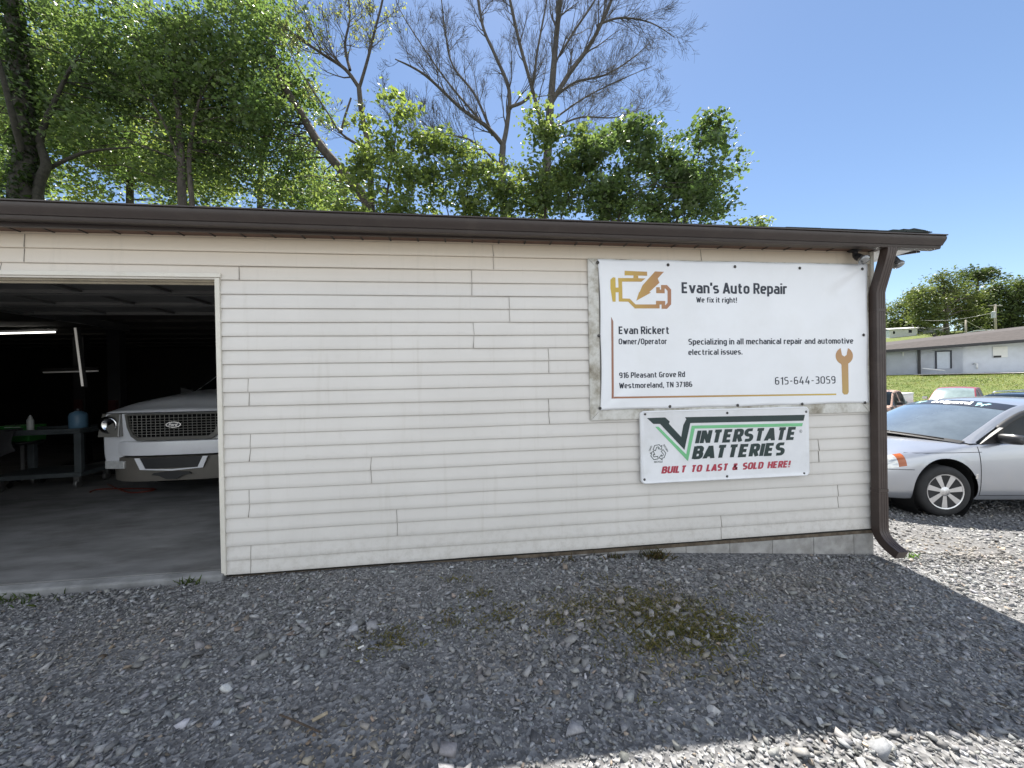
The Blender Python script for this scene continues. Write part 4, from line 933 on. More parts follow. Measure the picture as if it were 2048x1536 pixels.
def on_tilt(o, fwd, upv):                                   # set orientation from heading and up
    f = Vector(fwd).normalized(); uu = Vector(upv); l = uu.cross(f).normalized(); uu = f.cross(l)
    o.rotation_euler = Matrix((f, l, uu)).transposed().to_euler()

# ---- silver sedan ----
def sedan():
    e = empty('silver_sedan', (0, 0, 0), 0, 'silver four door sedan parked beside the shop corner with a dark windscreen banner', 'car')
    fw = Vector((-.998, .062, .030)).normalized(); upv = Vector((.03, 0, 1))
    on_tilt(e, fw, upv); R_ = e.rotation_euler.to_matrix()
    e.location = Vector((5.80, 1.05, -.395))-R_ @ Vector((1.36, .80, 0))
    S = []
    def st(x, hw, zb, zm, zs, ztop, zc, inn=.82, tum=.965):
        S.append([(x, 0, zb), (x, hw*.80, zb), (x, hw*.965, zb+.05), (x, hw*1.0, zm), (x, hw*tum+(.0), zs), (x, hw*inn, ztop), (x, hw*.42, zc-.006), (x, 0, zc)])
    st(2.36, .40, .27, .42, .54, .60, .62); st(2.30, .62, .25, .43, .56, .635, .655); st(2.14, .74, .22, .45, .62, .70, .725); st(1.90, .80, .20, .48, .69, .765, .80)
    st(1.40, .835, .19, .52, .765, .835, .885); st(.98, .845, .19, .53, .81, .885, .945, .86); st(.60, .85, .19, .54, .835, .905, .96, .88); st(0, .853, .19, .54, .85, .912, .96, .9)
    st(-.7, .853, .19, .54, .865, .925, .96, .9); st(-1.4, .845, .20, .55, .88, .945, .98, .88); st(-1.85, .825, .22, .56, .89, .965, 1.01, .86); st(-2.2, .74, .27, .56, .88, .95, .99, .84); st(-2.36, .55, .34, .56, .80, .86, .90)
    G = loft_grid(S, 150, 50); ax_ = [(1.36, .31), (-1.26, .31)]
    m = arch_mask(G, ax_, .405, .45)
    # headlamp: a patch of the grid
    uu = np.linspace(0, len(S)-1, 150); vv = np.linspace(0, 7, 50)
    uc = (uu[:-1]+uu[1:])/2; vc = (vv[:-1]+vv[1:])/2
    Cn = (G[:-1, :-1]+G[1:, 1:])/2
    hl = (Cn[..., 0] > 1.84) & (vc[None, :] > 3.55) & (vc[None, :] < 4.75) & (uc[:, None] > .8)
    am = hl & (Cn[..., 0] < 1.94) & (Cn[..., 0] > 1.855)
    dr = (Cn[..., 0] < .925) & (Cn[..., 0] > -.42) & (vc[None, :] > 2.12) & (vc[None, :] < 4.72) & m
    dr2 = (Cn[..., 0] < -.44) & (Cn[..., 0] > -1.2) & (vc[None, :] > 2.12) & (vc[None, :] < 4.72) & m
    b = MB(); grid_faces(b, G, m & ~hl & ~dr & ~dr2); prune(b.build('body', m_silver, e, smooth=True, angle=50))
    for mm in (dr, dr2):
        b = MB(); grid_faces(b, G, mm, False); d_ = prune(b.build('door', m_silver, e, smooth=True)); 
        b = MB(); G2 = G.copy(); G2[..., 1] *= -1; grid_faces(b, G2, mm, False); prune(b.build('door', m_silver, e, smooth=True))
    for sg in (1, -1):
        G2 = G.copy(); G2[..., 1] *= sg
        b = MB(); grid_faces(b, G2, hl & ~am, False); hlo = prune(b.build('headlight', m_lens, e, smooth=True))
        b = MB(); grid_faces(b, G2, am, False); prune(b.build('marker_lens', m_amber, hlo, smooth=True))
    # seams: thin dark gaps following the skin
    def skin(x, z, side=1):
        i = np.argmin(np.abs(G[:, 20, 0]-x)); col_ = G[i, 8:40]; y = np.interp(z, col_[:26, 2], col_[:26, 1]); return (x, side*(y+.0015), z)
    b = MB()
    for xx in (.93, -.43, -1.2):
        b.tube([skin(xx, z) for z in np.linspace(.27, .86, 12)], .0035, 4)
    b.tube([skin(xx, .262) for xx in np.linspace(.93, -1.0, 14)], .004, 4)
    b.tube([skin(xx, .80-.03*(xx-.7)*1.0) for xx in np.linspace(.90, 1.80, 16)], .0035, 4)       # bonnet shut line along the wing
    b.tube([skin(xx, .575) for xx in np.linspace(1.76, 2.2, 8)], .0035, 4)                         # bumper joint
    b.build('panel_gap', m_black, e)
    bg_ = MB(); q = skin(.985, .50); bg_.box((q[0]-.016, q[1]-.004, q[2]-.03), (q[0]+.016, q[1]+.003, q[2]+.03)); bg_.build('badge', m_chrome, e, bevel=.003)
    fl = MB(); q = skin(2.1, .36); fl.hexa([(2.02, q[1]-.02, .33), (2.2, q[1]-.14, .33), (2.2, q[1]-.16, .33), (2.02, q[1]-.06, .33), (2.02, q[1]+.012, .365), (2.22, q[1]-.08, .395), (2.2, q[1]-.12, .395), (2.02, q[1]-.06, .365)]); fl.build('bumper_vent', m_black, e)
    un = MB(); un.box((-1.9, -.62, .17), (1.9, .62, .45)); 
    un.build('underbody', m_black, e)
    for axx, _z in ax_:
        for sg in (1, -1):
            b = MB(); b.lathe([(0, sg*.50), (.404, sg*.50), (.406, sg*.80)], (axx, 0, .31), 'y', 32)
            b.f.pop(); b.mi.pop(); b.build('wheel_well', m_black, e)
    for axx in (1.36, -1.26):
        wheel(e, axx, .735, .31, .195, 7, steer=math.radians(-7) if axx > 0 else 0); wheel(e, axx, -.735, .31, .195, 7, sgn=-1)
    arch = [(.99, .735, .895, .30, .055), (.66, .705, 1.09, .22, .05), (.34, .660, 1.255, .15, .05), (.06, .625, 1.352, .10, .055), (-.30, .610, 1.395, .03, .06), (-.75, .608, 1.395, -.02, .06), (-1.15, .620, 1.345, -.08, .055), (-1.50, .66, 1.20, -.14, .05), (-1.86, .70, .985, -.18, .04)]
    T, P_ = greenhouse(e, arch, ([-1.86, -.5, .6, .99], [.745, .80, .80, .765]), ([-1.86, -.5, .6, .99], [.965, .925, .905, .89]), 3.0, 6.2, m_silver, m_wind, m_sideglass, frame=.055, bpillars=((-.42, .045),), nu=70)
    # black window surround and visor on the front door
    b = MB(); k = np.where((P_[:, 0] < .58) & (P_[:, 0] > -.5))[0]
    vp = []; 
    for i in k:
        x, y, z = P_[i, :3]; byy = .80; bzz = .91; dv = np.array([0, byy-y, bzz-z]); dv = dv/max(np.linalg.norm(dv), 1e-6)
        vp.append((np.array([x, y+.010, z])+dv*.045, np.array([x, y+.026, z])+dv*.105))
    vs = [q for a in vp for q in a]; b.add(vs, [(2*i, 2*i+1, 2*i+3, 2*i+2) for i in range(len(vp)-1)])
    vs = [(q[0], -q[1], q[2]) for q in vs]; b.add(vs, [(2*i, 2*i+1, 2*i+3, 2*i+2) for i in range(len(vp)-1)])
    vo = b.build('window_visor', m_black, e, smooth=True); so_ = vo.modifiers.new('t', 'SOLIDIFY'); so_.thickness = .006; split_islands(vo)
    for sg in (1, -1):
        b = MB(); b.prism([(.86, .89), (.54, .90), (.56, 1.09)], .745*sg, .785*sg); b.build('mirror_base', m_black, e)
        # mirror shell
        b = MB(); prof = [(.02, -.12), (.055, -.10), (.072, -.04), (.075, .03), (.066, .09), (.03, .115)]
        b.tube([(.62-.02*i/5, sg*(.88+p_[1]*1.25), .965) for i, p_ in enumerate(prof)], [p_[0] for p_ in prof], 14)
        b.v = [(.61+(x-.61)*.8, y, .965+(z-.965)*.86) for x, y, z in b.v]
        b.build('mirror', mat('mirror_shell', (.03, .03, .032), .35, var=.1, coat=.5), e, smooth=True)
    # sun strip with lettering along the top of the windscreen
    def wsp(u, t, lift):                                    # u along arch (0..3), t across (-1 left .. 1 right)
        A_ = np.array(arch); p = cr(A_, np.array([u]))[0]; w_ = 1-abs(t); q = 1-(1-w_)**2
        return np.array([p[0]+p[3]*q+lift*.6, -p[1]*t, p[2]+p[4]*q+lift*.8])
    b = MB(); n_ = 30; ts = np.linspace(-.93, .93, n_); vs = [wsp(u, t, .003) for u in (2.28, 2.62, 2.97) for t in ts]
    b.add(vs, [(r*n_+i, r*n_+i+1, (r+1)*n_+i+1, (r+1)*n_+i) for r in range(2) for i in range(n_-1)]); b.build('sun_strip', mat('dark_sun_strip', (.012, .014, .022), .3, var=.1), e, smooth=True)
    def on_ws(mb, s, t0, t1, u0, u1, bold, shear):
        v, f = text_geo(s, bold, shear); X = (v[:, 0]-v[:, 0].min())/(v[:, 0].max()-v[:, 0].min()); mn, mx = v[:, 1].min(), v[:, 1].max(); Z = (v[:, 1]-mn)/(mx-mn)
        mb.add([wsp(u0+(u1-u0)*z, t0+(t1-t0)*x, .006) for x, z in zip(X, Z)], f)
    b = MB(); on_ws(b, 'Imagine', -.42, .34, 2.34, 2.86, .04, .35); b.build('strip_lettering', mat('white_decal', (.78, .78, .8), .5, var=.03), e)
    b = MB()
    for t0, sg in ((-.68, 1), (.50, 1)):                    # pale blue butterflies at both ends
        for pl in ([(0, 2.60), (-.07, 2.78), (-.13, 2.74), (-.09, 2.56)], [(0, 2.60), (.07, 2.80), (.14, 2.76), (.09, 2.56)], [(0, 2.58), (-.07, 2.50), (-.05, 2.36)], [(0, 2.58), (.07, 2.50), (.05, 2.36)]):
            b.add([wsp(u, t0+.12+t*.8, .006) for t, u in pl], [tuple(range(len(pl)))])
    b.build('butterfly_decal', mat('pale_blue_decal', (.35, .62, .68), .5, var=.1), e)
    b = MB()
    for t0, t1 in ((.62, -.10), (-.12, -.80)): b.tube([wsp(.02+.03*k*(1-k), t0+(t1-t0)*k, .014) for k in np.linspace(0, 1, 8)], .007, 5)
    split_islands(b.build('wiper', m_black, e))
    b = MB()                                                # dark cowl at the foot of the windscreen
    ts = np.linspace(-.98, .98, 24); lo = [wsp(0, t, .004)+np.array([.05, 0, -.012]) for t in ts]; hi = [wsp(.12, t, .004) for t in ts]
    b.add(lo+hi, [(i, i+1, 24+i+1, 24+i) for i in range(23)]); b.build('cowl', m_black, e, smooth=True)
    gr_ = MB(); gr_.box((2.325, -.36, .46), (2.365, .36, .53)); gr_.build('grille', m_black, e)
    return e
sedan()

# ---- white utility vehicle inside the garage ----
def suv():
    e = empty('white_suv', (-3.40, 1.96, .03), -HPI, 'white full size SUV with mesh grille parked nose out inside the dark garage', 'car')
    e.scale = (1, .92, .925)
    S = []
    def st(x, hw, zb, zm, zs, zt, zc, inn=.86):
        S.append([(x, 0, zb), (x, hw*.9, zb), (x, hw*.985, zb+.06), (x, hw, zm), (x, hw*.985, zs), (x, hw*inn, zt), (x, hw*.45, zc-.01), (x, 0, zc)])
    st(-.02, .86, .50, .80, 1.06, 1.125, 1.135, .9); st(-.06, .90, .50, .85, 1.08, 1.15, 1.17, .9); st(-.18, .945, .58, .90, 1.10, 1.175, 1.21, .88); st(-.45, .975, .5, .92, 1.15, 1.24, 1.31, .86); st(-.9, .985, .46, .92, 1.18, 1.29, 1.38, .86)
    st(-1.35, .99, .42, .92, 1.20, 1.31, 1.41, .87); st(-2.5, .99, .40, .92, 1.18, 1.24, 1.29, .9); st(-4, .99, .40, .92, 1.18, 1.24, 1.29, .9); st(-5.0, .98, .45, .92, 1.18, 1.24, 1.28, .9); st(-5.2, .92, .5, .92, 1.16, 1.22, 1.24, .9)
    G = loft_grid(S, 110, 46); axs = [(-1.02, .385), (-4.05, .385)]; m = arch_mask(G, axs, .47, .6)
    b = MB(); grid_faces(b, G, m); 
    # front face
    j0 = 0; fr_ = [G[0, j] for j in range(46)]; poly = [(q[0], q[1], q[2]) for q in fr_]+[(q[0], -q[1], q[2]) for q in fr_[::-1]]
    b.add(poly, [tuple(range(len(poly)))]); rr_ = [G[-1, j] for j in range(46)]; poly = [(q[0], q[1], q[2]) for q in rr_]+[(q[0], -q[1], q[2]) for q in rr_[::-1]]; b.add(poly, [tuple(range(len(poly)))])
    prune(b.build('body', m_white, e, smooth=True, angle=40))
    # bumper: white upper band and tan lower cladding, swept in plan
    def bar(name, mm, z0, z1, hw, x_c, x_e, depth, round_=.03):
        ys = np.concatenate([np.linspace(-hw, -hw*.8, 6), np.linspace(-hw*.7, hw*.7, 12), np.linspace(hw*.8, hw, 6)])
        b = MB(); vs = []; pr = [(0, z0), (round_, z0-.0+round_*.3), (round_*1.3, (z0+z1)/2), (round_, z1-round_*.3), (0, z1), (-depth, z1), (-depth, z0)]
        for y in ys:
            xx = x_c-(x_c-x_e)*(abs(y)/hw)**4
            for dx, z in pr: vs.append((xx+dx, y, z))
        n = len(pr); fs = [(i*n+k, i*n+(k+1) % n, (i+1)*n+(k+1) % n, (i+1)*n+k) for i in range(len(ys)-1) for k in range(n)]
        fs += [tuple(range(n)), tuple(range((len(ys)-1)*n, len(ys)*n))]
        b.add(vs, fs); return b.build(name, mm, e, smooth=True, angle=45)
    bar('bumper', m_white, .59, .775, .955, .045, -.28, .3, .03)
    bar('lower_bumper', m_cladding, .27, .58, .95, .055, -.30, .3, .03)
    bar('bumper_strip', m_black, .581, .589, .94, .05, -.29, .2, .012)
    b = MB(); b.prism([(-.36, .572), (.36, .572), (.30, .44), (-.30, .44)], -.01, .01); b.v = [(.098+y*.5, x, z) for x, y, z in b.v]; b.build('air_intake', m_black, e)
    for sg in (1, -1):
        b = MB(); b.prism([(.362, .574), (.42, .574), (.36, .43), (.0, .405), (.0, .425), (.30, .438)], -.006, .006); b.v = [(.102+y, x*sg, z) for x, y, z in b.v]; b.build('intake_trim', m_white, e)
        b = MB(); b.box((-.10, sg*.70-.13, .44), (.068, sg*.70+.13, .535)); b.v = [(x-(.0 if abs(y) < .72 else .05), y, z) for x, y, z in b.v]; b.build('fog_lamp', m_lens, e, bevel=.008)
    # plate bracket
    b = MB(); b.prism([(-.20, .385), (-.07, .395), (.07, .395), (.20, .385), (.23, .36), (.14, .345), (.06, .30), (-.06, .30), (-.14, .345), (-.23, .36)], -.008, .008); b.v = [(.104+y, x, z) for x, y, z in b.v]; b.build('plate_bracket', m_black, e)
    # headlights
    for sg in (1, -1):
        b = MB(); b.hexa([(-.16, sg*.925, .84), (.02, sg*.905, .84), (.045, sg*.645, .835), (-.1, sg*.645, .835), (-.22, sg*.935, 1.125), (-.035, sg*.895, 1.125), (.0, sg*.655, 1.125), (-.1, sg*.655, 1.125)])
        h = b.build('headlight', mat('lamp_housing_glass', (.16, .155, .14), .1, var=.1, coat=1), e, bevel=.01)
        b = MB(); b.lathe([(.095, -.005), (.108, .012), (.07, .002), (.02, -.02), (0, -.022)], (0, 0, 0), 'x', 20); b.v = [(x+.035-.02, y+sg*.78, z+.99) for x, y, z in b.v]; b.build('reflector', m_chrome, h, smooth=True)
    # grille: frame + mesh + bars
    def gx_(y): return .035-.10*abs(y)**3
    out = [(-.57, 1.118), (.57, 1.118), (.545, .95), (.50, .84), (.43, .785), (-.43, .785), (-.50, .84), (-.545, .95)]
    inn = [(-.53, 1.10), (.53, 1.10), (.508, .955), (.468, .865), (.41, .825), (-.41, .825), (-.468, .865), (-.508, .955)]
    b = MB(); n = 8
    vs = [(gx_(y)+.03, y, z) for y, z in out]+[(gx_(y)+.038, y, z) for y, z in inn]+[(gx_(y)-.02, y, z) for y, z in inn]+[(gx_(y)-.03, y, z) for y, z in out]
    b.add(vs, [(r*n+k, r*n+(k+1) % n, ((r+1) % 4)*n+(k+1) % n, ((r+1) % 4)*n+k) for r in range(4) for k in range(n)]); gr_ = b.build('grille', mat('grey_grille_frame', (.17, .165, .15), .4, metal=.3), e)
    b = MB(); b.add([(gx_(y)+.004, y, z) for y, z in inn], [tuple(range(8))]); b.build('grille_backing', mat('grille_shadow_plastic', (.004, .004, .004), .9, spec=.1), gr_)
    b = MB()
    def halfw(z): return np.interp(z, [.825, .865, .955, 1.10], [.41, .468, .508, .53])
    for z in np.linspace(.86, 1.06, 7): 
        hw = halfw(z); ys = np.linspace(-hw, hw, 10); b.tube([(gx_(y)+.022, y, z) for y in ys], .0035, 4)
    for y in np.linspace(-.48, .48, 19):
        zlo = np.interp(abs(y), [.41, .468, .508], [.825, .865, .955]); b.tube([(gx_(y)+.02, y, zlo), (gx_(y)+.02, y, 1.10)], .0035, 4)
    b.build('grille_mesh', mat('grille_wire', (.42, .41, .38), .35, metal=.6), gr_)
    # oval badge
    ov = MB(); ov.add([(.066, .088*math.cos(a), 0.975+.036*math.sin(a)) for a in np.linspace(0, 2*math.pi, 28, endpoint=False)]+[(.045, .088*math.cos(a), 0.975+.036*math.sin(a)) for a in np.linspace(0, 2*math.pi, 28, endpoint=False)], [tuple(range(28))]+[(k, (k+1) % 28, 28+(k+1) % 28, 28+k) for k in range(28)])
    bo_ = ov.build('oval_badge', m_chrome, e)
    iv = MB(); iv.add([(.0675, .078*math.cos(a), 0.975+.029*math.sin(a)) for a in np.linspace(0, 2*math.pi, 28, endpoint=False)], [tuple(range(28))]); iv.build('badge_field', mat('badge_dark', (.02, .022, .035), .3), bo_)
    v, f = text_geo('Ford', .01, .3); X = (v[:, 0]-v[:, 0].min())/(v[:, 0].max()-v[:, 0].min())*.105-.052; Z = v[:, 1]/.7*.034+0.96
    tx = MB(); tx.add([(.0685, x, z) for x, z in zip(X, Z)], f); tx.build('badge_script', m_chrome, bo_)
    # hood shut lines
    b = MB(); ys = np.linspace(-.9, .9, 24)
    b.tube([(.003-.05*abs(y)**4+.0, y, 1.128) for y in ys], .005, 4); b.build('panel_gap', m_black, e)
    for sg in (1, -1):
        for axx in (-1.02, -4.05): wheel(e, axx, sg*.83, .385, .25, 6, sgn=sg)
    b = MB(); b.box((-4.9, -.75, .28), (-.35, .75, .6)); b.build('underbody', m_black, e)
    arch = [(-1.36, .84, 1.30, .20, .10), (-1.75, .80, 1.52, .14, .06), (-2.1, .75, 1.74, .10, .06), (-2.4, .72, 1.86, .05, .06), (-3.4, .71, 1.90, 0, .06), (-4.6, .71, 1.87, 0, .05), (-4.95, .74, 1.78, -.03, .05), (-5.1, .80, 1.5, -.05, .03), (-5.18, .85, 1.24, -.05, .02)]
    greenhouse(e, arch, ([-5.2, -1.3], [.87, .87]), ([-5.2, -1.3], [1.24, 1.24]), 2.6, 6.0, m_white, m_sideglass, m_sideglass, frame=.06, bpillars=((-2.75, .05), (-3.9, .05)), nu=60)
    for sg in (1, -1):
        b = MB(); b.hexa([(-1.75, sg*.97, 1.25), (-1.66, sg*.97, 1.25), (-1.64, sg*1.17, 1.27), (-1.76, sg*1.17, 1.27), (-1.75, sg*.97, 1.40), (-1.66, sg*.97, 1.40), (-1.64, sg*1.17, 1.46), (-1.76, sg*1.17, 1.46)]); b.build('mirror', m_black, e, bevel=.02)
suv()

# ---- trucks and SUV parked beyond ----
def pickup(name, loc, head, label, mbody, L=4.9, ws=m_farglass, grp=None, scale=1.0):
    e = empty(name, loc, head, label, 'pickup truck'); e.scale = (scale,)*3
    S = []
    def st(x, hw, zb, zm, zs, zt, zc): S.append([(x, 0, zb), (x, hw*.9, zb), (x, hw*.98, zb+.05), (x, hw, zm), (x, hw*.98, zs), (x, hw*.88, zt), (x, hw*.4, zc), (x, 0, zc)])
    st(2.45, .70, .45, .66, .86, .90, .92); st(2.38, .80, .40, .68, .90, .96, .98); st(2.0, .85, .38, .7, .94, 1.0, 1.04); st(1.2, .86, .38, .72, .98, 1.05, 1.09); st(.9, .86, .38, .72, 1.0, 1.06, 1.08)
    st(0, .86, .38, .72, 1.0, 1.06, 1.07); st(-.5, .86, .38, .72, 1.0, 1.06, 1.07)
    G = loft_grid(S, 60, 36); m = arch_mask(G, [(1.62, .36)], .43, .5)
    b = MB(); grid_faces(b, G, m); prune(b.build('body', mbody, e, smooth=True, angle=45))
    arch = [(1.02, .77, 1.06, .14, .03), (.72, .72, 1.30, .10, .03), (.42, .66, 1.52, .08, .03), (.15, .63, 1.61, .04, .04), (-.25, .62, 1.64, 0, .04), (-.62, .63, 1.61, -.03, .04), (-.78, .67, 1.40, -.03, .03), (-.86, .74, 1.07, -.03, .02)]
    greenhouse(e, arch, ([-.9, 1.02], [.80, .80]), ([-.9, 1.02], [1.06, 1.05]), 2.75, 5.0, mbody, ws, m_sideglass, frame=.06, bpillars=((.0, .05),), nu=44)
    b = MB()
    for sg in (1, -1): b.box((-2.5, sg*.86-(.06 if sg > 0 else 0), .55), (-.56, sg*.86+(0 if sg > 0 else .06), 1.06))
    b.box((-2.5, -.80, .55), (-2.44, .80, 1.05)); b.box((-2.43, -.799, .60), (-.57, .799, .66)); b.box((-.62, -.799, .66), (-.57, .799, 1.05))
    b.build('cargo_bed', mbody, e, bevel=.02)
    for x in (1.62, -1.6):
        for sg in (1, -1): wheel(e, x, sg*.76, .36, .22, 6, sgn=sg)
    for sg in (1, -1):
        b = MB(); b.box((.70, sg*.95-.09, 1.08), (.78, sg*.95+.09, 1.21)); b.build('mirror', m_dkmetal if mbody is not m_redpaint else m_chrome, e, bevel=.02)
        b = MB(); b.box((2.36, sg*.62-.14, .74), (2.46, sg*.62+.14, .87)); b.build('headlight', m_lens, e, bevel=.015)
    b = MB(); b.box((2.40, -.45, .72), (2.47, .45, .88)); b.build('grille', m_black, e, bevel=.01)
    b = MB(); b.box((2.42, -.84, .45), (2.56, .84, .60)); b.build('bumper', m_chrome, e, bevel=.03)
    return e
p_ = atZ(1914, 776, 19.0)
pickup('red_pickup', (p_[0], p_[1], float(gz(p_[0], p_[1]))), math.radians(204), 'faded red pickup truck behind the silver sedan', m_redpaint)
m_camo, _nt, _bs = new_mat('pink_tan_camouflage'); _v = coords(_nt)
_c = ramp(_nt, noise(_nt, _v, 4.5, 3, .6), [(.42, (.05, .045, .04)), (.46, (.42, .26, .20)), (.56, (.46, .31, .25)), (.60, (.20, .13, .09))]); _nt.nodes[-1].color_ramp.interpolation = 'CONSTANT'
_nt.links.new(_c, _bs.inputs['Base Color']); _bs.inputs['Roughness'].default_value = .6
p_ = atZ(1752, 782, 17.0)
camo = pickup('camouflage_pickup', (p_[0], p_[1], float(gz(p_[0], p_[1]))), math.radians(204), 'tan camouflage painted pickup truck seen past the downspout', m_camo, ws=m_sideglass)
tb = empty('truck_toolbox', (0, 0, 0), 0, 'long white toolbox on the bed of the camouflage pickup', 'toolbox')
tb.location = camo.matrix_basis @ Vector((-1.55, 0, .665)); tb.rotation_euler = camo.rotation_euler
m_box = mat('white_box_enamel', (.72, .72, .70), .4, var=.08, scale=8)
b = MB(); b.box((-.85, -.62, 0), (.8, .62, .76)); tbo = b.build('box', m_box, tb, bevel=.02)
b = MB(); b.box((-.87, -.64, .762), (.82, .64, .83)); b.build('lid', m_box, tb, bevel=.015)
b = MB(); b.box((.1, .622, .38), (.18, .645, .46)); b.box((.801, -.05, .38), (.815, .05, .46)); b.build('latch', m_black, tb)
# dark SUV at the right edge
def dark_suv():
    p = atZ(2050, 800, 11.0)
    e = empty('black_suv', (p[0], p[1], float(gz(p[0], p[1]))), math.radians(184), 'black SUV with roof rails behind the sedan at the right edge', 'car')
    S = []
    def st(x, hw, zb, zm, zs, zt, zc): S.append([(x, 0, zb), (x, hw*.9, zb), (x, hw*.98, zb+.05), (x, hw, zm), (x, hw*.98, zs), (x, hw*.88, zt), (x, hw*.4, zc), (x, 0, zc)])
    st(2.3, .72, .42, .66, .84, .9, .92); st(2.2, .82, .36, .68, .9, .96, .98); st(1.2, .9, .34, .7, .98, 1.04, 1.08); st(0, .9, .34, .7, 1.0, 1.06, 1.07); st(-1.8, .9, .36, .7, 1.02, 1.07, 1.08); st(-2.2, .84, .42, .7, 1.0, 1.05, 1.06); st(-2.32, .78, .5, .7, .95, 1.0, 1.0)
    G = loft_grid(S, 60, 36); m = arch_mask(G, [(1.45, .36), (-1.35, .36)], .43, .5); b = MB(); grid_faces(b, G, m); prune(b.build('body', m_dkpaint, e, smooth=True, angle=45))
    arch = [(1.1, .80, 1.05, .14, .03), (.75, .75, 1.28, .10, .03), (.4, .69, 1.49, .08, .03), (.1, .66, 1.58, .04, .04), (-.6, .65, 1.62, 0, .04), (-1.7, .65, 1.60, -.03, .04), (-2.0, .70, 1.42, -.05, .03), (-2.24, .76, 1.07, -.04, .02)]
    greenhouse(e, arch, ([-2.3, 1.1], [.82, .82]), ([-2.3, 1.1], [1.07, 1.05]), 2.7, 5.1, m_dkpaint, m_sideglass, m_sideglass, frame=.06, bpillars=((-.2, .05), (-1.2, .05)), nu=44)
    for sg in (1, -1):
        b = MB(); b.tube([(.1, sg*.6, 1.61), (.0, sg*.6, 1.66), (-1.5, sg*.6, 1.68), (-1.65, sg*.6, 1.63)], .018, 6); b.build('roof_rail', m_chrome, e, smooth=True)
        for x in (1.45, -1.35): wheel(e, x, sg*.8, .36, .22, 6, sgn=sg)
dark_suv()

# ------------------------------------------------------------------ things inside the garage
def tube_lamp(name, a, b, label, strength, grp=None):
    e = empty(name, a, 0, label, 'lamp', grp); a = np.array(a); b = np.array(b); d = b-a
    q = MB(); q.tube([np.zeros(3), d], .012, 8); q.build('tube', emit('lit_tube', (1.0, .96, .88), strength), e, smooth=True)
    n_ = d/np.linalg.norm(d); off = np.array([0, .0, .045]) if abs(n_[2]) < .5 else np.array([0, .045, 0])
    h = MB(); h.tube([off-d*.02, off+d*1.02], .025, 4); h.build('fixture', m_dkmetal, e)
a = atZ(-260, 674, 5.6); b = atZ(110, 664, 6.2)
tube_lamp('ceiling_tube_lamp', a, b, 'long lit fluorescent tube hanging below the garage ceiling', 1.6)
a = atZ(165, 772, 5.3); b = atZ(150, 656, 5.45)
tube_lamp('work_light', a, b, 'upright white tube work light clamped above the tool cart', .075)
a = atZ(87, 745, 6.6); b = atZ(196, 742, 6.6)
tube_lamp('bench_lamp', a, b, 'dim horizontal tube lamp over the back bench', .012)
# tool cart
c0 = np.array([atZ(112, 965, 5.35)[0], atZ(112, 965, 5.35)[1], .03])
cart = empty('tool_cart', c0, math.radians(6), 'dark two shelf tool cart on casters beside the white SUV', 'cart')
m_cart = mat('worn_grey_blue_plastic', (.055, .065, .07), .6, var=.3)
b = MB(); b.box((-.50, -.3, .74), (.50, .3, .77)); 
for (x0, x1, y0, y1) in ((-.5, .5, -.3, -.28), (-.5, .5, .28, .3), (-.5, -.48, -.28, .28), (.48, .5, -.28, .28)): b.box((x0, y0, .7705), (x1, y1, .81))
b.build('top_tray', m_cart, cart, bevel=.006)
b = MB(); b.box((-.5, -.3, .16), (.5, .3, .22)); b.build('lower_shelf', m_cart, cart, bevel=.008)
for sx in (-1, 1):
    for sy in (-1, 1):
        b = MB(); b.box((sx*.46-.04, sy*.26-.03, .2205), (sx*.46+.04, sy*.26+.03, .7395)); b.build('leg', m_cart, cart, bevel=.006)
        b = MB(); b.lathe([(.052, -.02), (.06, -.012), (.06, .012), (.052, .02)], (sx*.42, sy*.24, .06), 'x', 16); b.box((sx*.42-.03, sy*.24-.02, .09), (sx*.42+.03, sy*.24+.02, .159)); b.build('caster', m_steel, cart, smooth=True, angle=40)
def on_cart(x, y): return cart.matrix_basis @ Vector((x, y, .77))
cart_m = Matrix.Translation(c0) @ Matrix.Rotation(math.radians(6), 4, 'Z')
def cart_pt(x, y, z=.772): return cart_m @ Vector((x, y, z))
e = empty('spray_can', cart_pt(-.17, -.12), 0, 'white spray can standing on the tool cart', 'can')
b = MB(); b.lathe([(.032, 0), (.034, .01), (.034, .155), (.028, .175), (.022, .18)], (0, 0, 0), 'z', 20); b.build('can_body', mat('white_can', (.45, .46, .44), .4, var=.1), e, smooth=True, angle=40)
b = MB(); b.lathe([(.021, .1805), (.021, .20), (.012, .21), (.008, .225), (0, .226)], (0, 0, 0), 'z', 16); b.build('cap', mat('cap_white', (.5, .5, .48), .4), e, smooth=True, angle=40)
e = empty('blue_jug', cart_pt(.33, -.08), math.radians(20), 'blue plastic jug on the right end of the tool cart', 'jug')
m_jug = mat('blue_jug_plastic', (.10, .20, .30), .45, var=.1)
b = MB(); b.lathe([(.085, 0), (.095, .012), (.095, .20), (.08, .235), (.035, .26), (.03, .265)], (0, 0, 0), 'z', 20); b.build('jug_body', m_jug, e, smooth=True, angle=50)
b = MB(); b.lathe([(.033, .2655), (.033, .295), (0, .296)], (0, 0, 0), 'z', 14); b.build('cap', m_black, e, smooth=True, angle=40)
e = empty('shop_cloth', cart_pt(-.38, -.31, .80), 0, 'dark cloth draped over the left front of the tool cart', 'cloth')
b = MB(); nn = 16; vs = []
for j in range(nn):
    for i in range(nn):
        u, v = i/(nn-1), j/(nn-1); x = -.22+.44*u+.02*math.sin(7*v); dv = v*.42
        if dv < .1: y, z = .10-dv-.012, .012+.006*math.sin(9*u)
        else: y, z = -.022-.02*math.sin(8*u+2*v)*(v), .012-(dv-.1)*(1+.25*math.sin(3*u+1))
        vs.append((x, y, z))
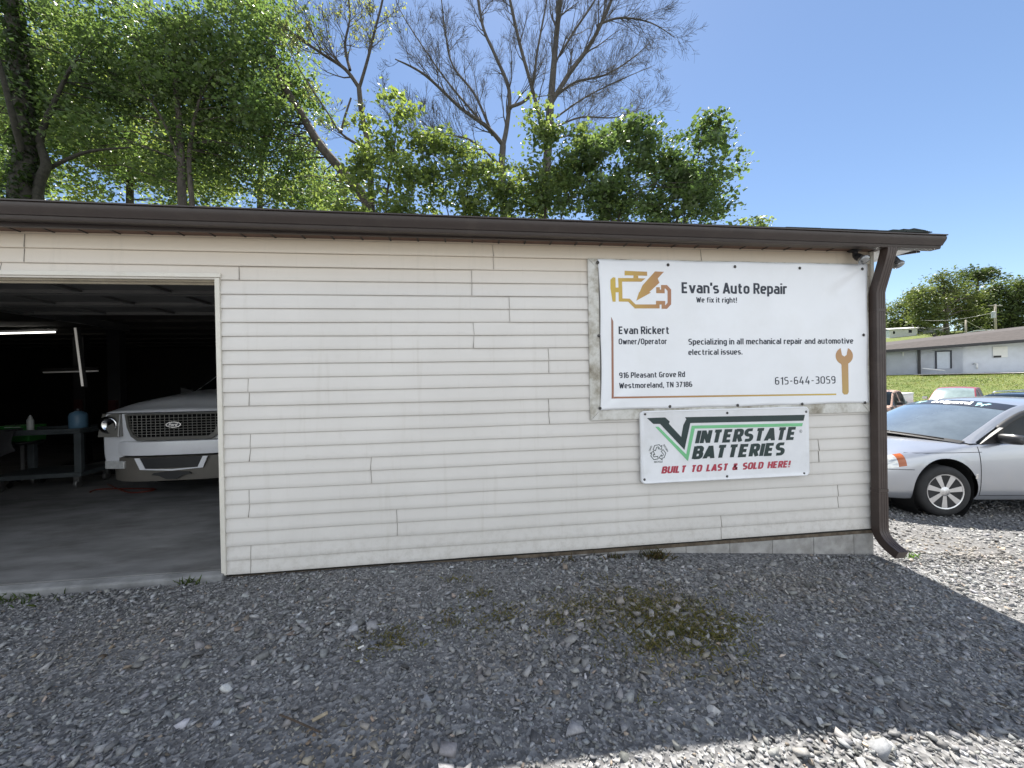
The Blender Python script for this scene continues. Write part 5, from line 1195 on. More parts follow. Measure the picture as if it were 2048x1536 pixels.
b.add(vs, [(j*nn+i, j*nn+i+1, (j+1)*nn+i+1, (j+1)*nn+i) for j in range(nn-1) for i in range(nn-1)]); o = b.build('cloth_sheet', mat('dark_rag', (.03, .03, .032), .9), e, smooth=True); o.modifiers.new('t', 'SOLIDIFY').thickness = .004
# green case on a stool, left of the cart
q = atZ(44, 882, 5.5); ez = q[2]
e = empty('work_stool', (q[0], q[1], .03), 0, 'black round wheeled work stool carrying the green case', 'stool')
b = MB(); b.lathe([(.0, ez-.075), (.2, ez-.072), (.22, ez-.05), (.22, ez-.036), (0, ez-.034)], (0, 0, 0), 'z', 22); b.build('seat', m_black, e, smooth=True, angle=40)
b = MB(); b.tube([(0, 0, .12), (0, 0, ez-.076)], .022, 8); b.build('post', m_steel, e)
b = MB()
for k in range(5):
    a = 2*math.pi*k/5; b.tube([(0, 0, .12), (.24*math.cos(a), .24*math.sin(a), .075)], [.022, .014], 6); b.lathe([(.03, -.014), (.034, 0), (.03, .014)], (.25*math.cos(a), .25*math.sin(a), .034), 'x', 10)
b.build('base', m_dkmetal, e)
e = empty('green_case', (q[0], q[1], ez), math.radians(5), 'bright green plastic tool case left of the cart', 'case')
m_grn = mat('green_case_plastic', (.03, .20, .035), .5, var=.12)
b = MB(); b.box((-.19, -.13, 0), (.19, .13, .19)); b.build('case_body', m_grn, e, bevel=.015)
b = MB(); b.box((-.195, -.135, .1905), (.195, .135, .23)); b.build('lid', m_grn, e, bevel=.012)
b = MB(); b.tube([(-.07, 0, .23), (-.07, 0, .262), (.07, 0, .262), (.07, 0, .23)], .009, 6); b.build('handle', m_black, e)
b = MB(); b.box((-.08, -.137, .206), (.10, -.1352, .213)); b.build('stripe', m_box, e)
# lift posts, back cabinet, shelving
for i, (px, zc, lb) in enumerate(((238, 6.2, 'dark steel lift post left of the white SUV'), (168, 7.0, 'dark steel lift post behind the tool cart'))):
    q = atZ(px, 900, zc); e = empty('lift_post', (q[0], q[1], .03), 0, lb, 'post', 'lift posts in the garage')
    b = MB(); b.box((-.09, -.06, 0), (.09, .06, 2.29)); b.box((-.2, -.2, 0), (.2, .2, .015)); b.build('column', m_dkmetal, e)
    b = MB(); b.box((-.06, -.10, .9), (.06, -.061, 1.15)); b.build('carriage', mat('dark_red_carriage', (.04, .01, .01), .5), e)
q = atZ(412, 700, 8.0)
e = empty('steel_locker', (-2.75, 7.15, .03), 0, 'dark steel locker against the back wall behind the SUV windscreen', 'locker')
m_lock = mat('dark_locker', (.10, .105, .115), .5, var=.1)
b = MB(); b.box((-.42, -.25, 0), (.9, .25, 2.0)); b.build('cabinet', m_lock, e, bevel=.01)
b = MB(); b.box((-.436, -.262, 0), (-.421, .25, 2.0)); b.build('edge_strip', m_steel, e)
e = empty('work_bench', (-5.0, 7.1, .03), 0, 'dark bench with sloping tool board along the garage back wall', 'bench')
b = MB(); b.box((-1.0, -.35, .86), (1.6, .35, .92)); b.build('bench_top', mat('bench_wood', (.06, .045, .03), .8), e, bevel=.005)
for sx in (-.9, 1.5):
    for sy in (-.3, .3): b = MB(); b.box((sx-.04, sy-.04, 0), (sx+.04, sy+.04, .8595)); b.build('leg', m_dkmetal, e)
b = MB(); b.hexa([(-.9, .1, 1.0), (1.5, .1, 1.0), (1.5, .3, 1.0), (-.9, .3, 1.0), (-.5, .25, 1.5), (1.3, .25, 1.5), (1.3, .32, 1.5), (-.5, .32, 1.5)]); b.build('tool_board', mat('tan_board', (.12, .10, .06), .8), e)
# orange cord on the floor
cpx = [(215, 968), (260, 985), (310, 978), (205, 978), (180, 984)]
b = MB(); pp = []
for px, py in cpx:
    d = ray(px, py); q = CAM+d*((.04-CAM[2])/d[2]); pp.append(q)
b.tube(list(cr(np.array(pp), np.linspace(0, len(pp)-1, 24))), .008, 6); tag(b.build('extension_cord', mat('orange_cord', (.12, .018, .008), .5), smooth=True), 'orange extension cord on the floor beside the tool cart', 'cord')

# ------------------------------------------------------------------ bits on the gravel
def single_stone(px, py, s, c, label, k):
    q = gpt(px, py); v, f = SHAPES[k]; b = MB(); a = random.uniform(0, 6)
    R2 = np.array([[math.cos(a), -math.sin(a), 0], [math.sin(a), math.cos(a), 0], [0, 0, 1]])
    b.add((v*s*np.array([1, 1, 1.3])) @ R2.T+np.array([0, 0, s*.35]), [tuple(x) for x in f]); o = b.build('loose_stone', mat('stone_pale', c, .85, var=.25, scale=40, bmp=.4, bscale=120), None, bevel=.002); o.location = q
    tag(o, label, 'stone', 'larger loose stones on the gravel')
single_stone(1432, 1428, .042, (.42, .42, .43), 'pale whitish stone on the gravel right of the grass patch', 3)
single_stone(1640, 1450, .026, (.48, .48, .47), 'small white stone near the sunlit gravel edge', 5)
single_stone(1682, 1315, .032, (.27, .28, .27), 'grey rounded stone below the battery sign and downspout', 7)
single_stone(855, 1408, .036, (.25, .26, .28), 'grey wedge stone on the gravel below the middle of the wall', 9)
def stick(pts_, r, c, label, name='stick'):
    P3 = [gpt(*q)+np.array([0, 0, .022]) for q in pts_]; o0 = P3[0].copy(); b = MB(); b.tube([q-o0 for q in P3], [r]*len(P3), 6)
    o = b.build(name, mat('twig', c, .9, var=.3, scale=30)); o.location = o0; tag(o, label, 'stick')
stick([(625, 1452), (655, 1436)], .007, (.36, .30, .21), 'pale broken stick lying on gravel near the bottom')
stick([(560, 1440), (590, 1452), (640, 1475)], .004, (.07, .05, .035), 'thin dark twig on the gravel left of the pale stick')
stick([(716, 1305), (728, 1300)], .005, (.75, .74, .70), 'small white cigarette end on the gravel', 'cigarette_end')
def weed(px, py, n, h, spread, label, cols, y=None):
    q = gpt(px, py); 
    if q[1] > -.06: q[1] = -.07
    q[2] = float(gz(q[0], q[1]))
    rx = rng.normal(0, spread, n); ry_ = rng.normal(0, spread*.4, n)
    o = blades('weed', rx, ry_, rng.uniform(.3, 1, n)*h, .004, np.array(cols), 1.3, pz=np.zeros(n)); o.location = q; tag(o, label, 'weed', 'weeds along the wall foot')
brn = [(.10, .08, .045), (.085, .095, .03), (.14, .10, .06)]; grn = [(.07, .11, .025), (.06, .095, .02), (.10, .12, .04)]
weed(1315, 1118, 130, .085, .06, 'brownish weed at the foundation below the battery sign', brn)
weed(1225, 1110, 40, .06, .05, 'small dry weed against the foundation left of the brown weed', brn)
weed(70, 1178, 170, .055, .16, 'green weed clump along the garage slab edge at far left', grn)
weed(405, 1150, 34, .06, .045, 'dark green weed beside the garage door jamb', grn)
weed(1815, 1112, 30, .05, .04, 'bright green sprig in sunny gravel near the downspout elbow', [(.10, .18, .03)])
weed(1130, 1118, 40, .045, .06, 'low dry weed under the siding at mid wall', brn)

# ------------------------------------------------------------------ grey building across the field
def cp_(px, py, z): return atZ(px, py, z)
def far_building():
    A = np.array([45.3, 36.6]); 
    a = atZ(1700, 750, 45.5); b_ = atZ(2150, 740, 37.0)
    d = np.array([b_[0]-a[0], b_[1]-a[1]]); Lb = np.linalg.norm(d); d /= Lb; nrm = np.array([d[1], -d[0]])
    if np.dot(nrm, CAM[:2]-a[:2]) < 0: nrm = -nrm
    # local frame: x along the wall, y away from the camera, z up
    z0 = 1.30
    e = empty('grey_block_building', (a[0], a[1], z0), math.atan2(d[1], d[0]), 'long low grey block building with brown roof across the grass bank', 'building')
    fl = 1 if np.dot(np.array([-math.sin(e.rotation_euler.z), math.cos(e.rotation_euler.z)]), -nrm) > 0 else -1
    inv = None
    def loc(px, py):                                        # pixel -> local x,z on the wall plane
        r = ray(px, py); # intersect with plane through a, normal nrm
        n3 = np.array([nrm[0], nrm[1], 0]); t = np.dot(np.array([a[0], a[1], 0])-CAM*np.array([1, 1, 0]), n3)/np.dot(r*np.array([1, 1, 0]), n3)
        q = CAM+r*t; return np.dot(q[:2]-a[:2], d), q[2]-z0
    Y = lambda y: y*fl
    def bx(b, x0, x1, y0, y1, za, zb): b.box((x0, min(Y(y0), Y(y1)), za), (x1, max(Y(y0), Y(y1)), zb))
    xs = [loc(px, 740)[0] for px in (1700, 1837, 1926, 2048, 2300)]
    hl = loc(1766, 703)[1]; hr = loc(2048, 682)[1]; hm = loc(1930, 692)[1]
    m_w1 = mat('grey_painted_block', (.60, .63, .69), .8, var=.08, scale=1.2, bmp=.2, bscale=6)
    m_rf = mat('brown_weathered_shingle', (.062, .053, .05), .95, var=.3, scale=2.5, stretch=(1, 4, 1), bmp=.3, bscale=20)
    b = MB(); h = max(hl, hm, hr)+.15
    
    def zr_(x): return hl+(hr-hl)*(x-loc(1766, 740)[0])/(loc(2048, 740)[0]-loc(1766, 740)[0])
    for xa2, xb2, ya2 in ((-4, xs[2], .001), (xs[2]+.001, xs[4]+12, .5)):       # gable-high upper wall that follows the eave
        b.hexa([(xa2, Y(ya2), -1.2), (xb2, Y(ya2), -1.2), (xb2, Y(4.5), -1.2), (xa2, Y(4.5), -1.2), (xa2, Y(ya2), zr_(xa2)+.08), (xb2, Y(ya2), zr_(xb2)+.08), (xb2, Y(4.5), zr_(xb2)+.08), (xa2, Y(4.5), zr_(xa2)+.08)]); b.build('wall', m_w1, e)
    def slope(zx): return zx
    b = MB(); x0, x1 = -6, xs[4]+14
    xa_, xb_ = loc(1766, 740)[0], loc(2048, 740)[0]; sl_ = (hr-hl)/(xb_-xa_); ze0, ze1 = hl+sl_*(x0-xa_)+.02, hl+sl_*(x1-xa_)+.02; ra, rb = .75+0*sl_, 2.5
    o_ = -.7
    def rfz(x, y): t = (x-x0)/(x1-x0); return ze0+(ze1-ze0)*t+((ra+(rb-ra)*t))*(y-o_)/(6-o_)
    def strip_(b, ya, yb, dz0, dz1): b.hexa([(x0, Y(ya), rfz(x0, ya)+dz0), (x1, Y(ya), rfz(x1, ya)+dz0), (x1, Y(yb), rfz(x1, yb)+dz0), (x0, Y(yb), rfz(x0, yb)+dz0), (x0, Y(ya), rfz(x0, ya)+dz1), (x1, Y(ya), rfz(x1, ya)+dz1), (x1, Y(yb), rfz(x1, yb)+dz1), (x0, Y(yb), rfz(x0, yb)+dz1)])
    strip_(b, o_, 6, 0, .12); rf_ = b.build('roof', m_rf, e)
    b = MB(); strip_(b, o_-.05, o_-.002, -.18, .125); b.build('fascia', mat('dark_fascia', (.03, .03, .035), .6), e)
    b = MB(); strip_(b, 2.3, 2.42, .121, .17); b.build('roof_flashing', m_box, e)
    u0, z1 = loc(1873, 704); u1, zb_ = loc(1900, 737)
    b = MB(); bx(b, u0-.12, u0, -.10, -.002, zb_, z1+.12); bx(b, u1, u1+.12, -.10, -.002, zb_, z1+.12); bx(b, u0+.001, u1-.001, -.10, -.002, z1, z1+.12); dof = b.build('door', mat('dark_door_frame', (.015, .018, .03), .6), e)
    b = MB(); bx(b, u0+.001, u1-.001, -.05, -.002, zb_, z1-.001); b.build('door_leaf', mat('pale_door', (.42, .46, .52), .6, var=.05), dof)
    p0 = loc(1835, 720)[0]; p1 = loc(1840, 720)[0]; b = MB(); bx(b, p0, p1, -.2, -.003, -1, hm); b.build('post', m_dkmetal, e)
    u0, z1 = loc(1992, 693); u1, zb_ = loc(2022, 714)
    wd = .5
    b = MB(); bx(b, u0-.05, u1-.05, .42, .498, zb_, z1); b.build('boarded_window', mat('white_board', (.74, .74, .72), .6, var=.04), e)
    q0, qz = loc(1992, 710); b = MB(); bx(b, u0-.03, u0+.5, .38, .419, zb_, zb_+.2); b.build('window_sticker', m_black, e)
    u0, zb_ = loc(1952, 738); b = MB(); b.tube([(u0, Y(.48), zb_+.55), (u0, Y(.2), zb_+.60), (u0+.08, Y(.05), zb_+.5), (u0+.08, Y(.05), zb_)], .09, 8); b.build('vent_pipe', m_box, e, smooth=True)
    u0, zb_ = loc(1805, 705); b = MB(); b.tube([(u0, Y(-.2), zb_), (u0, Y(-.2), zb_-.4)], .05, 6); b.build('downpipe', m_box, e)
    u0, za = loc(1842, 737); u1, zb_ = loc(1885, 741); b = MB(); b.tube([(u0, Y(-.4), za), (u1, Y(-.6), zb_)], .06, 6); b.build('handrail', m_box, e)
    # concrete apron
    ap = MB(); n_ = 14; Xs = np.linspace(xs[1]-1, xs[4]+8, n_); vs = []
    ca, sa = math.cos(e.rotation_euler.z), math.sin(e.rotation_euler.z)
    for yy in (-5.2, -2.5, .3):
        for xx in Xs:
            wx, wy = a[0]+xx*ca-Y(yy)*sa, a[1]+xx*sa+Y(yy)*ca; vs.append((wx, wy, max(float(gz(wx, wy)), z0-.02)+.03))
    ap.add(vs, [(r*n_+i, r*n_+i+1, (r+1)*n_+i+1, (r+1)*n_+i) for r in range(2) for i in range(n_-1)])
    tag(ap.build('concrete_apron', mat('pale_concrete', (.42, .41, .39), .9, var=.15), None), kind='structure')
far_building()

# ------------------------------------------------------------------ mobile homes, shed roof, poles and wires on the hill
def house(name, pxl, pxr, ybase, ytop, zc, label, mw, mr, gable=.6, windows=()):
    a = atZ(pxl, ybase, zc); b_ = atZ(pxr, ybase, zc*.98); d = b_[:2]-a[:2]; L = np.linalg.norm(d); H = (ybase-ytop)/FPX*zc
    e = empty(name, (a[0], a[1], a[2]), math.atan2(d[1], d[0]), label, 'house')
    b = MB(); b.box((0, 0, -1.5), (L, 4.5, H)); b.build('wall', mw, e)
    b = MB(); b.prism([(0, 0)]*0 or [(-.25, H+.02), (2.25, H+gable), (4.75, H+.02), (4.75, H+.14), (2.25, H+gable+.14), (-.25, H+.14)], -.3, L+.3)
    b.v = [(y, x, z) for x, y, z in b.v]; b.build('roof', mr, e)
    for (u0, u1, v0, v1) in windows:
        q = MB(); q.box((u0*L-.08, -.06, v0*H-.08), (u1*L+.08, -.002, v1*H+.08)); f_ = q.build('window', m_box, e)
        q = MB(); q.box((u0*L, -.075, v0*H), (u1*L, -.061, v1*H)); q.build('pane', m_sideglass, f_)
    return e
m_mh = mat('white_mobile_home', (.62, .63, .62), .6, var=.08); m_mr = mat('pale_metal_roof', (.55, .55, .54), .5, var=.1); m_mg = mat('green_metal_roof', (.14, .2, .17), .5, var=.1)
house('mobile_home', 1779, 1835, 672, 660, 92, 'white mobile home in front of the hilltop trees', m_mh, m_mr, .5, ((.12, .2, .3, .75), (.68, .8, .35, .85)))
house('hill_house', 1740, 1800, 666, 656, 105, 'grey house with dull green roof behind the mobile home', mat('grey_siding', (.30, .31, .30), .7), m_mg, .9, ((.45, .6, .3, .8),))
house('far_trailer', 1838, 1900, 668, 658, 98, 'low grey trailer partly hidden by the big oak', mat('grey_trailer', (.40, .42, .41), .7), m_mr, .4, ())
house('metal_roof_shed', 1985, 2130, 668, 661, 70, 'low shed with bright white metal roof behind the brown roof', mat('shed_wall', (.16, .15, .14), .8), mat('bright_roof', (.78, .78, .78), .4, var=.04), .25, ())
def pole(px, ybase, ytop, zc, r, label, cross=False):
    q = atZ(px, ybase, zc); H = (ybase-ytop)/FPX*zc
    e = empty('utility_pole', (q[0], q[1], q[2]-1.0), 0, label, 'utility pole', 'utility poles on the hill')
    b = MB(); b.tube([(0, 0, 0), (0, 0, H+1)], [r, r*.75], 8); b.build('pole', mat('weathered_pole', (.30, .27, .22), .9, var=.2), e, smooth=True)
    if cross:
        b = MB(); b.box((-1.3, -.06, H+.75), (1.3, .06, H+.9)); b.build('crossarm', mat('grey_crossarm', (.28, .26, .23), .9), e)
        b = MB(); b.lathe([(.25, 0), (.25, 1.0), (.1, 1.08), (0, 1.08)], (-.5, -.1, H-1.2), 'z', 14); b.build('transformer', mat('grey_can', (.36, .38, .39), .5), e, smooth=True, angle=40)
    return np.array([q[0], q[1], q[2]+H])
t1 = pole(1991, 660, 609, 62, .17, 'tall utility pole with crossarm and transformer can', True)
t2 = pole(1932, 670, 640, 60, .14, 'short pale utility pole in front of the trees')
t3 = pole(1768, 672, 634, 96, .13, 'slim utility pole near the mobile home')
def wire(a, b, sag, r, label):
    pp = [a+(b-a)*t-np.array([0, 0, sag*4*t*(1-t)]) for t in np.linspace(0, 1, 20)]; o0 = pp[0].copy(); m_ = MB(); m_.tube([q-o0 for q in pp], r, 4)
    o = m_.build('power_wire', mat('pale_wire', (.30, .30, .30), .6)); o.location = o0; tag(o, label, 'wire', 'overhead wires on the hill')
wire(t1-np.array([0, 0, 1.2]), atZ(1840, 640, 80), .6, .02, 'upper overhead wire crossing the big oak')
wire(t2, atZ(1982, 662, 64), .3, .05, 'pale thick wire sloping from short pole to the shed')
wire(t2-np.array([0, 0, .2]), atZ(1835, 652, 90), 1.0, .02, 'low overhead wire running left from the short pole')

# ------------------------------------------------------------------ trees
def leaves(name, centers, n_per, spread, size, cols, m, parent, flat=.6, updir=.6, colj=.25, droop=0.0):
    C = np.repeat(np.asarray(centers), n_per, 0); n = len(C)
    off = rng.normal(0, 1, (n, 3))*spread*np.array([1, 1, flat]); P0 = C+off
    P0[:, 2] -= droop*np.linalg.norm(off[:, :2], axis=1)
    nr = rng.normal(0, 1, (n, 3)); nr[:, 2] = np.abs(nr[:, 2])+updir; nr /= np.linalg.norm(nr, axis=1)[:, None]
    t = rng.normal(0, 1, (n, 3)); t -= nr*np.sum(t*nr, 1)[:, None]; t /= np.linalg.norm(t, axis=1)[:, None]; s = np.cross(nr, t)
    L = size*1.12*np.exp(rng.normal(0, .32, (n, 1))); W = L*rng.uniform(.28, .42, (n, 1))
    a = P0-t*L*.5; b = P0+s*W+nr*L*.10-t*L*.08; c = P0+t*L*.5-nr*L*.08; d = P0-s*W+nr*L*.10-t*L*.08
    V = np.stack([a, b, c, d], 1).reshape(-1, 3); F = (np.arange(n)[:, None]*4+np.array([0, 1, 2, 0, 2, 3])).reshape(-1)
    k = rng.integers(0, len(cols), len(centers)); cc = np.asarray(cols)[np.repeat(k, n_per)]*rng.uniform(1-colj, 1+colj, (n, 1))
    return raw_mesh(name, V, F, 3, m, parent, color=np.repeat(cc, 4, 0))
class RT:                                                   # recursive brancher
    def __init__(s, seed): s.r = random.Random(seed); s.mb = MB(); s.tw = MB(); s.tips = []
    def branch(s, p, d, L, r0, lev, maxlev, sides=5, up=.12, wig=.16, nch=(4, 7), ang=(16, 44), ratio=(.5, .82)):
        r = s.r; n = 5 if lev < 2 else 4; pts_ = [np.array(p, float)]; dd = np.array(d, float); dd /= np.linalg.norm(dd); dirs = [dd]
        for k in range(n):
            dd = dd+np.array([r.gauss(0, wig), r.gauss(0, wig), r.gauss(0, wig)+up]); dd /= np.linalg.norm(dd)
            pts_.append(pts_[-1]+dd*L/n); dirs.append(dd)
        rad = [max(.0038, r0*(1-.8*k/n)) for k in range(n+1)]
        (s.mb if lev <= 1 else s.tw).tube(pts_, rad, sides if lev < 2 else 3, cap=False)
        s.kids(pts_, dirs, rad, L, lev, maxlev, up, wig, nch, ang, ratio)
        if lev >= maxlev: s.tips += [pts_[-1], pts_[-2]]
    def kids(s, pts_, dirs, rad, L, lev, maxlev, up, wig, nch, ang, ratio, start=.25):
        if lev >= maxlev: return
        r = s.r; n = len(pts_)-1
        for _ in range(r.randint(*nch)):
            t = r.uniform(start, 1)*n; i = min(int(t), n-1); q = pts_[i]+(pts_[i+1]-pts_[i])*(t-i); d0 = dirs[i]
            a = math.radians(r.uniform(*ang)); ax = np.cross(d0, [r.gauss(0, 1), r.gauss(0, 1), r.gauss(0, 1)]); ax /= np.linalg.norm(ax)+1e-9
            d1 = d0*math.cos(a)+ax*math.sin(a); l = L*r.uniform(*ratio)*(1-.35*t/n)
            s.branch(q, d1, l, max(.003, rad[i]*.55), lev+1, maxlev, 5, up, wig, nch, ang, ratio)
    def limb(s, pp, rad, maxlev=3, n_sub=10, L=None, up=.12, wig=.14, nch=(5, 8), ang=(20, 52), ratio=(.5, .8), start=.15, sides=8, sub_r=.4):
        """pp: traced points; smooth them, add bark wobble, and spawn side branches"""
        P = np.array(pp, float); u = np.linspace(0, len(P)-1, (len(P)-1)*5+1); Q = cr(P, u); R_ = np.interp(u, np.arange(len(P)), rad)
        s.mb.tube(list(Q), list(R_), sides, cap=False)
        tot = np.sum(np.linalg.norm(np.diff(Q, axis=0), axis=1)); L = L or tot*.4; r = s.r; n = len(Q)-1
        for _ in range(n_sub):
            t = r.uniform(start, 1)*n; i = min(int(t), n-1); d0 = Q[i+1]-Q[i]; d0 /= np.linalg.norm(d0)+1e-9
            a = math.radians(r.uniform(*ang)); ax = np.cross(d0, [r.gauss(0, 1), r.gauss(0, 1), r.gauss(0, 1)]); ax /= np.linalg.norm(ax)+1e-9
            s.branch(Q[i], d0*math.cos(a)+ax*math.sin(a), L*r.uniform(.55, 1.1)*(1-.45*t/n), max(.004, min(R_[i]*sub_r, .05)), 1, maxlev, 5, up, wig, nch, ang, ratio)
        return Q
def tree_obj(name, base, label, cat='tree', group=None): return empty(name, base, 0, label, cat, group)
def place(o, e):
    o.parent = e; o.matrix_parent_inverse = Matrix.Translation(-Vector(e.location))
def pxl(pts_, Y): return [atY(p[0], p[1], Y+(p[2] if len(p) > 2 else 0)) for p in pts_]
def ground_foot(q, dx=0, dy=0):
    return np.array([q[0]+dx, q[1]+dy, float(gz(q[0]+dx, q[1]+dy))-.1])

def bare_tree(name, Y, limbs, label, seed, bark, leafn=0, leafcol=None, maxlev=3, leafsize=.06, twmat=None):
    rt = RT(seed); foot = None
    for k, (pts_, rad, nsub, L, opt) in enumerate(limbs):
        P = pxl(pts_, Y)
        if k == 0:
            foot = ground_foot(P[0], random.uniform(-.1, .1)); mid = (foot+P[0])/2; P = [foot, mid]+P; rad = [rad[0]*1.35, rad[0]*1.12]+rad
            opt = dict(opt); opt.setdefault('start', .5)
        rad = [q*.85 for q in rad]
        rt.limb(P, rad, opt.pop('maxlev', maxlev) if 'maxlev' in opt else maxlev, nsub, L, **opt)
    e = tree_obj(name, foot, label)
    place(rt.mb.build('trunk', bark, None, smooth=True), e); place(rt.tw.build('twigs', twmat or bark, None), e)
    if leafn:
        tp = np.array(rt.tips); tp = tp[rng.random(len(tp)) < leafn[0]]
        place(leaves('leaves', tp, leafn[1], leafn[2], leafsize, leafcol, m_leafb, None), e)
    return e
O = lambda **k: k
# the big leafless trees behind the middle of the roof
bare_tree('bare_tree', 11.5, [
    ([(1010, 470), (1003, 360), (1006, 290)], [.17, .15, .135], 0, 1, O()),
    ([(1006, 290), (1014, 250, .2), (1018, 180, .3), (990, 110, .5), (965, 50, .6), (952, -40, .7)], [.115, .10, .085, .075, .065, .05], 15, 2.2, O(ang=(20, 50))),
    ([(1006, 290), (975, 255, -.3), (920, 215, -.6), (850, 150, -.9), (790, 118, -1.1)], [.10, .085, .065, .05, .02], 16, 1.9, O()),
    ([(985, 270), (950, 190, .3), (905, 130, .5), (890, 60, .6), (880, -30, .7)], [.07, .055, .045, .035, .02], 14, 1.7, O(ang=(18, 48))),
    ([(1018, 215), (1060, 190, -.3), (1075, 100, -.5), (1090, 20, -.6), (1100, -40, -.6)], [.075, .06, .05, .04, .03], 12, 1.7, O(ang=(18, 48))),
    ([(1000, 330), (940, 280, -.5), (880, 268, -.8), (840, 240, -1)], [.06, .045, .03, .015], 18, 1.7, O(up=.2)),
    ([(960, 240), (900, 170, .6), (850, 100, .9), (800, 20, 1.1), (780, -40, 1.2)], [.055, .042, .03, .02, .012], 16, 1.8, O()),
    ([(985, 350), (900, 330, .5), (820, 270, .8), (760, 190, 1)], [.045, .034, .022, .008], 18, 1.8, O(up=.14)),
], 'leafless multi limbed tree behind the middle of the roof', 21, m_bark2)
bare_tree('bare_tree', 13.5, [
    ([(1085, 460), (1094, 330), (1100, 220)], [.24, .22, .20], 0, 1, O()),
    ([(1100, 220), (1106, 150), (1112, 80, .2), (1122, -20, .4)], [.19, .16, .14, .12], 9, 2.4, O(ang=(20, 50))),
    ([(1100, 210), (1140, 145, -.3), (1180, 90, -.5), (1215, 20, -.6), (1235, -40, -.7)], [.13, .115, .10, .085, .07], 16, 2.7, O(ang=(25, 60))),
    ([(1102, 200), (1150, 165, .5), (1210, 150, .8), (1260, 120, 1), (1300, 85, 1)], [.08, .065, .05, .035, .015], 20, 2.0, O()),
    ([(1195, 50, -.55), (1240, 36, -.7), (1300, 45, -.9), (1350, 75, -1)], [.06, .045, .03, .01], 20, 2.0, O(up=.02)),
    ([(1095, 300), (1068, 190, -.4), (1040, 90, -.5), (1020, 0, -.6), (1010, -50, -.6)], [.11, .09, .08, .07, .06], 12, 2.0, O(ang=(18, 45))),
    ([(1100, 260), (1160, 235, .3), (1230, 235, .6), (1290, 215, .8)], [.055, .045, .03, .01], 22, 2.2, O(up=.16)),
    ([(1112, 235), (1170, 195, .6), (1240, 160, 1), (1310, 130, 1.3)], [.05, .04, .028, .01], 22, 2.2, O(up=.08)),
    ([(1120, 110), (1150, 60, .5), (1190, 0, .8), (1210, -50, 1)], [.07, .06, .05, .04], 14, 2.2, O(ang=(18, 45))),
    ([(1098, 280), (1150, 270, -.4), (1210, 275, -.8), (1260, 265, -1)], [.045, .035, .022, .008], 18, 1.8, O(up=.2)),
], 'tall leafless tree with spreading fine twigs right of its bare neighbour', 33, m_bark2)
bare_tree('budding_tree', 9.5, [
    ([(745, 470), (742, 380), (738, 300), (724, 230), (718, 175)], [.13, .115, .10, .095, .085], 2, 1, O()),
    ([(718, 175), (690, 138), (645, 108, .2), (590, 70, .4), (520, 20, .6)], [.075, .065, .05, .04, .02], 15, 1.5, O()),
    ([(718, 178), (735, 120, -.2), (750, 60, -.3), (765, 0, -.4), (770, -50, -.4)], [.06, .05, .04, .035, .03], 12, 1.3, O(ang=(20, 50))),
    ([(700, 140), (690, 90, .3), (700, 30, .4), (690, -40, .4)], [.055, .045, .035, .025], 12, 1.3, O(ang=(20, 50))),
    ([(682, 266, -.4), (689, 236, -.42), (702, 196, -.45)], [.045, .04, .03], 1, .4, O()),
    ([(738, 300), (705, 283, -.3), (678, 262, -.4), (655, 225, -.5), (600, 140, -.6), (560, 60, -.6)], [.06, .05, .035, .028, .02, .01], 7, .9, O()),
], 'thin budding tree with sparse tiny leaves between the leafy trees and bare trees', 45, m_bark, (.30, 1, .05), [(.22, .26, .13), (.26, .28, .16)])

LEAFX = 4.6
def blob_clusters(blobs, Y, dens, zflat=1.0):
    """blobs: (px, py, rx, ry[, dY]) -> 3-D points inside ellipsoids standing at depth Y"""
    out = []
    for b in blobs:
        c = atY(b[0], b[1], Y+(b[4] if len(b) > 4 else 0)); zc = np.dot(c-CAM, FWD); k = zc/FPX
        rx, rz = b[2]*k, b[3]*k; ry = (rx+rz)/2*.8
        n = max(3, int(dens*rx*rz*4*LEAFX)); ns = max(3, n//7); sc = rng.normal(0, 1, (ns, 3)); sc /= np.linalg.norm(sc, axis=1)[:, None]; sc *= rng.random((ns, 1))**(1/2.6)
        sc = c+sc*np.array([rx, ry, rz]); k_ = rng.integers(0, ns, n); sg_ = min(.42, .33*(rx+rz)/2)       # boughs first, then sprays on each bough
        out.append(sc[k_]+rng.normal(0, 1, (n, 3))*np.array([sg_, sg_, sg_*.5]))
    return np.concatenate(out)
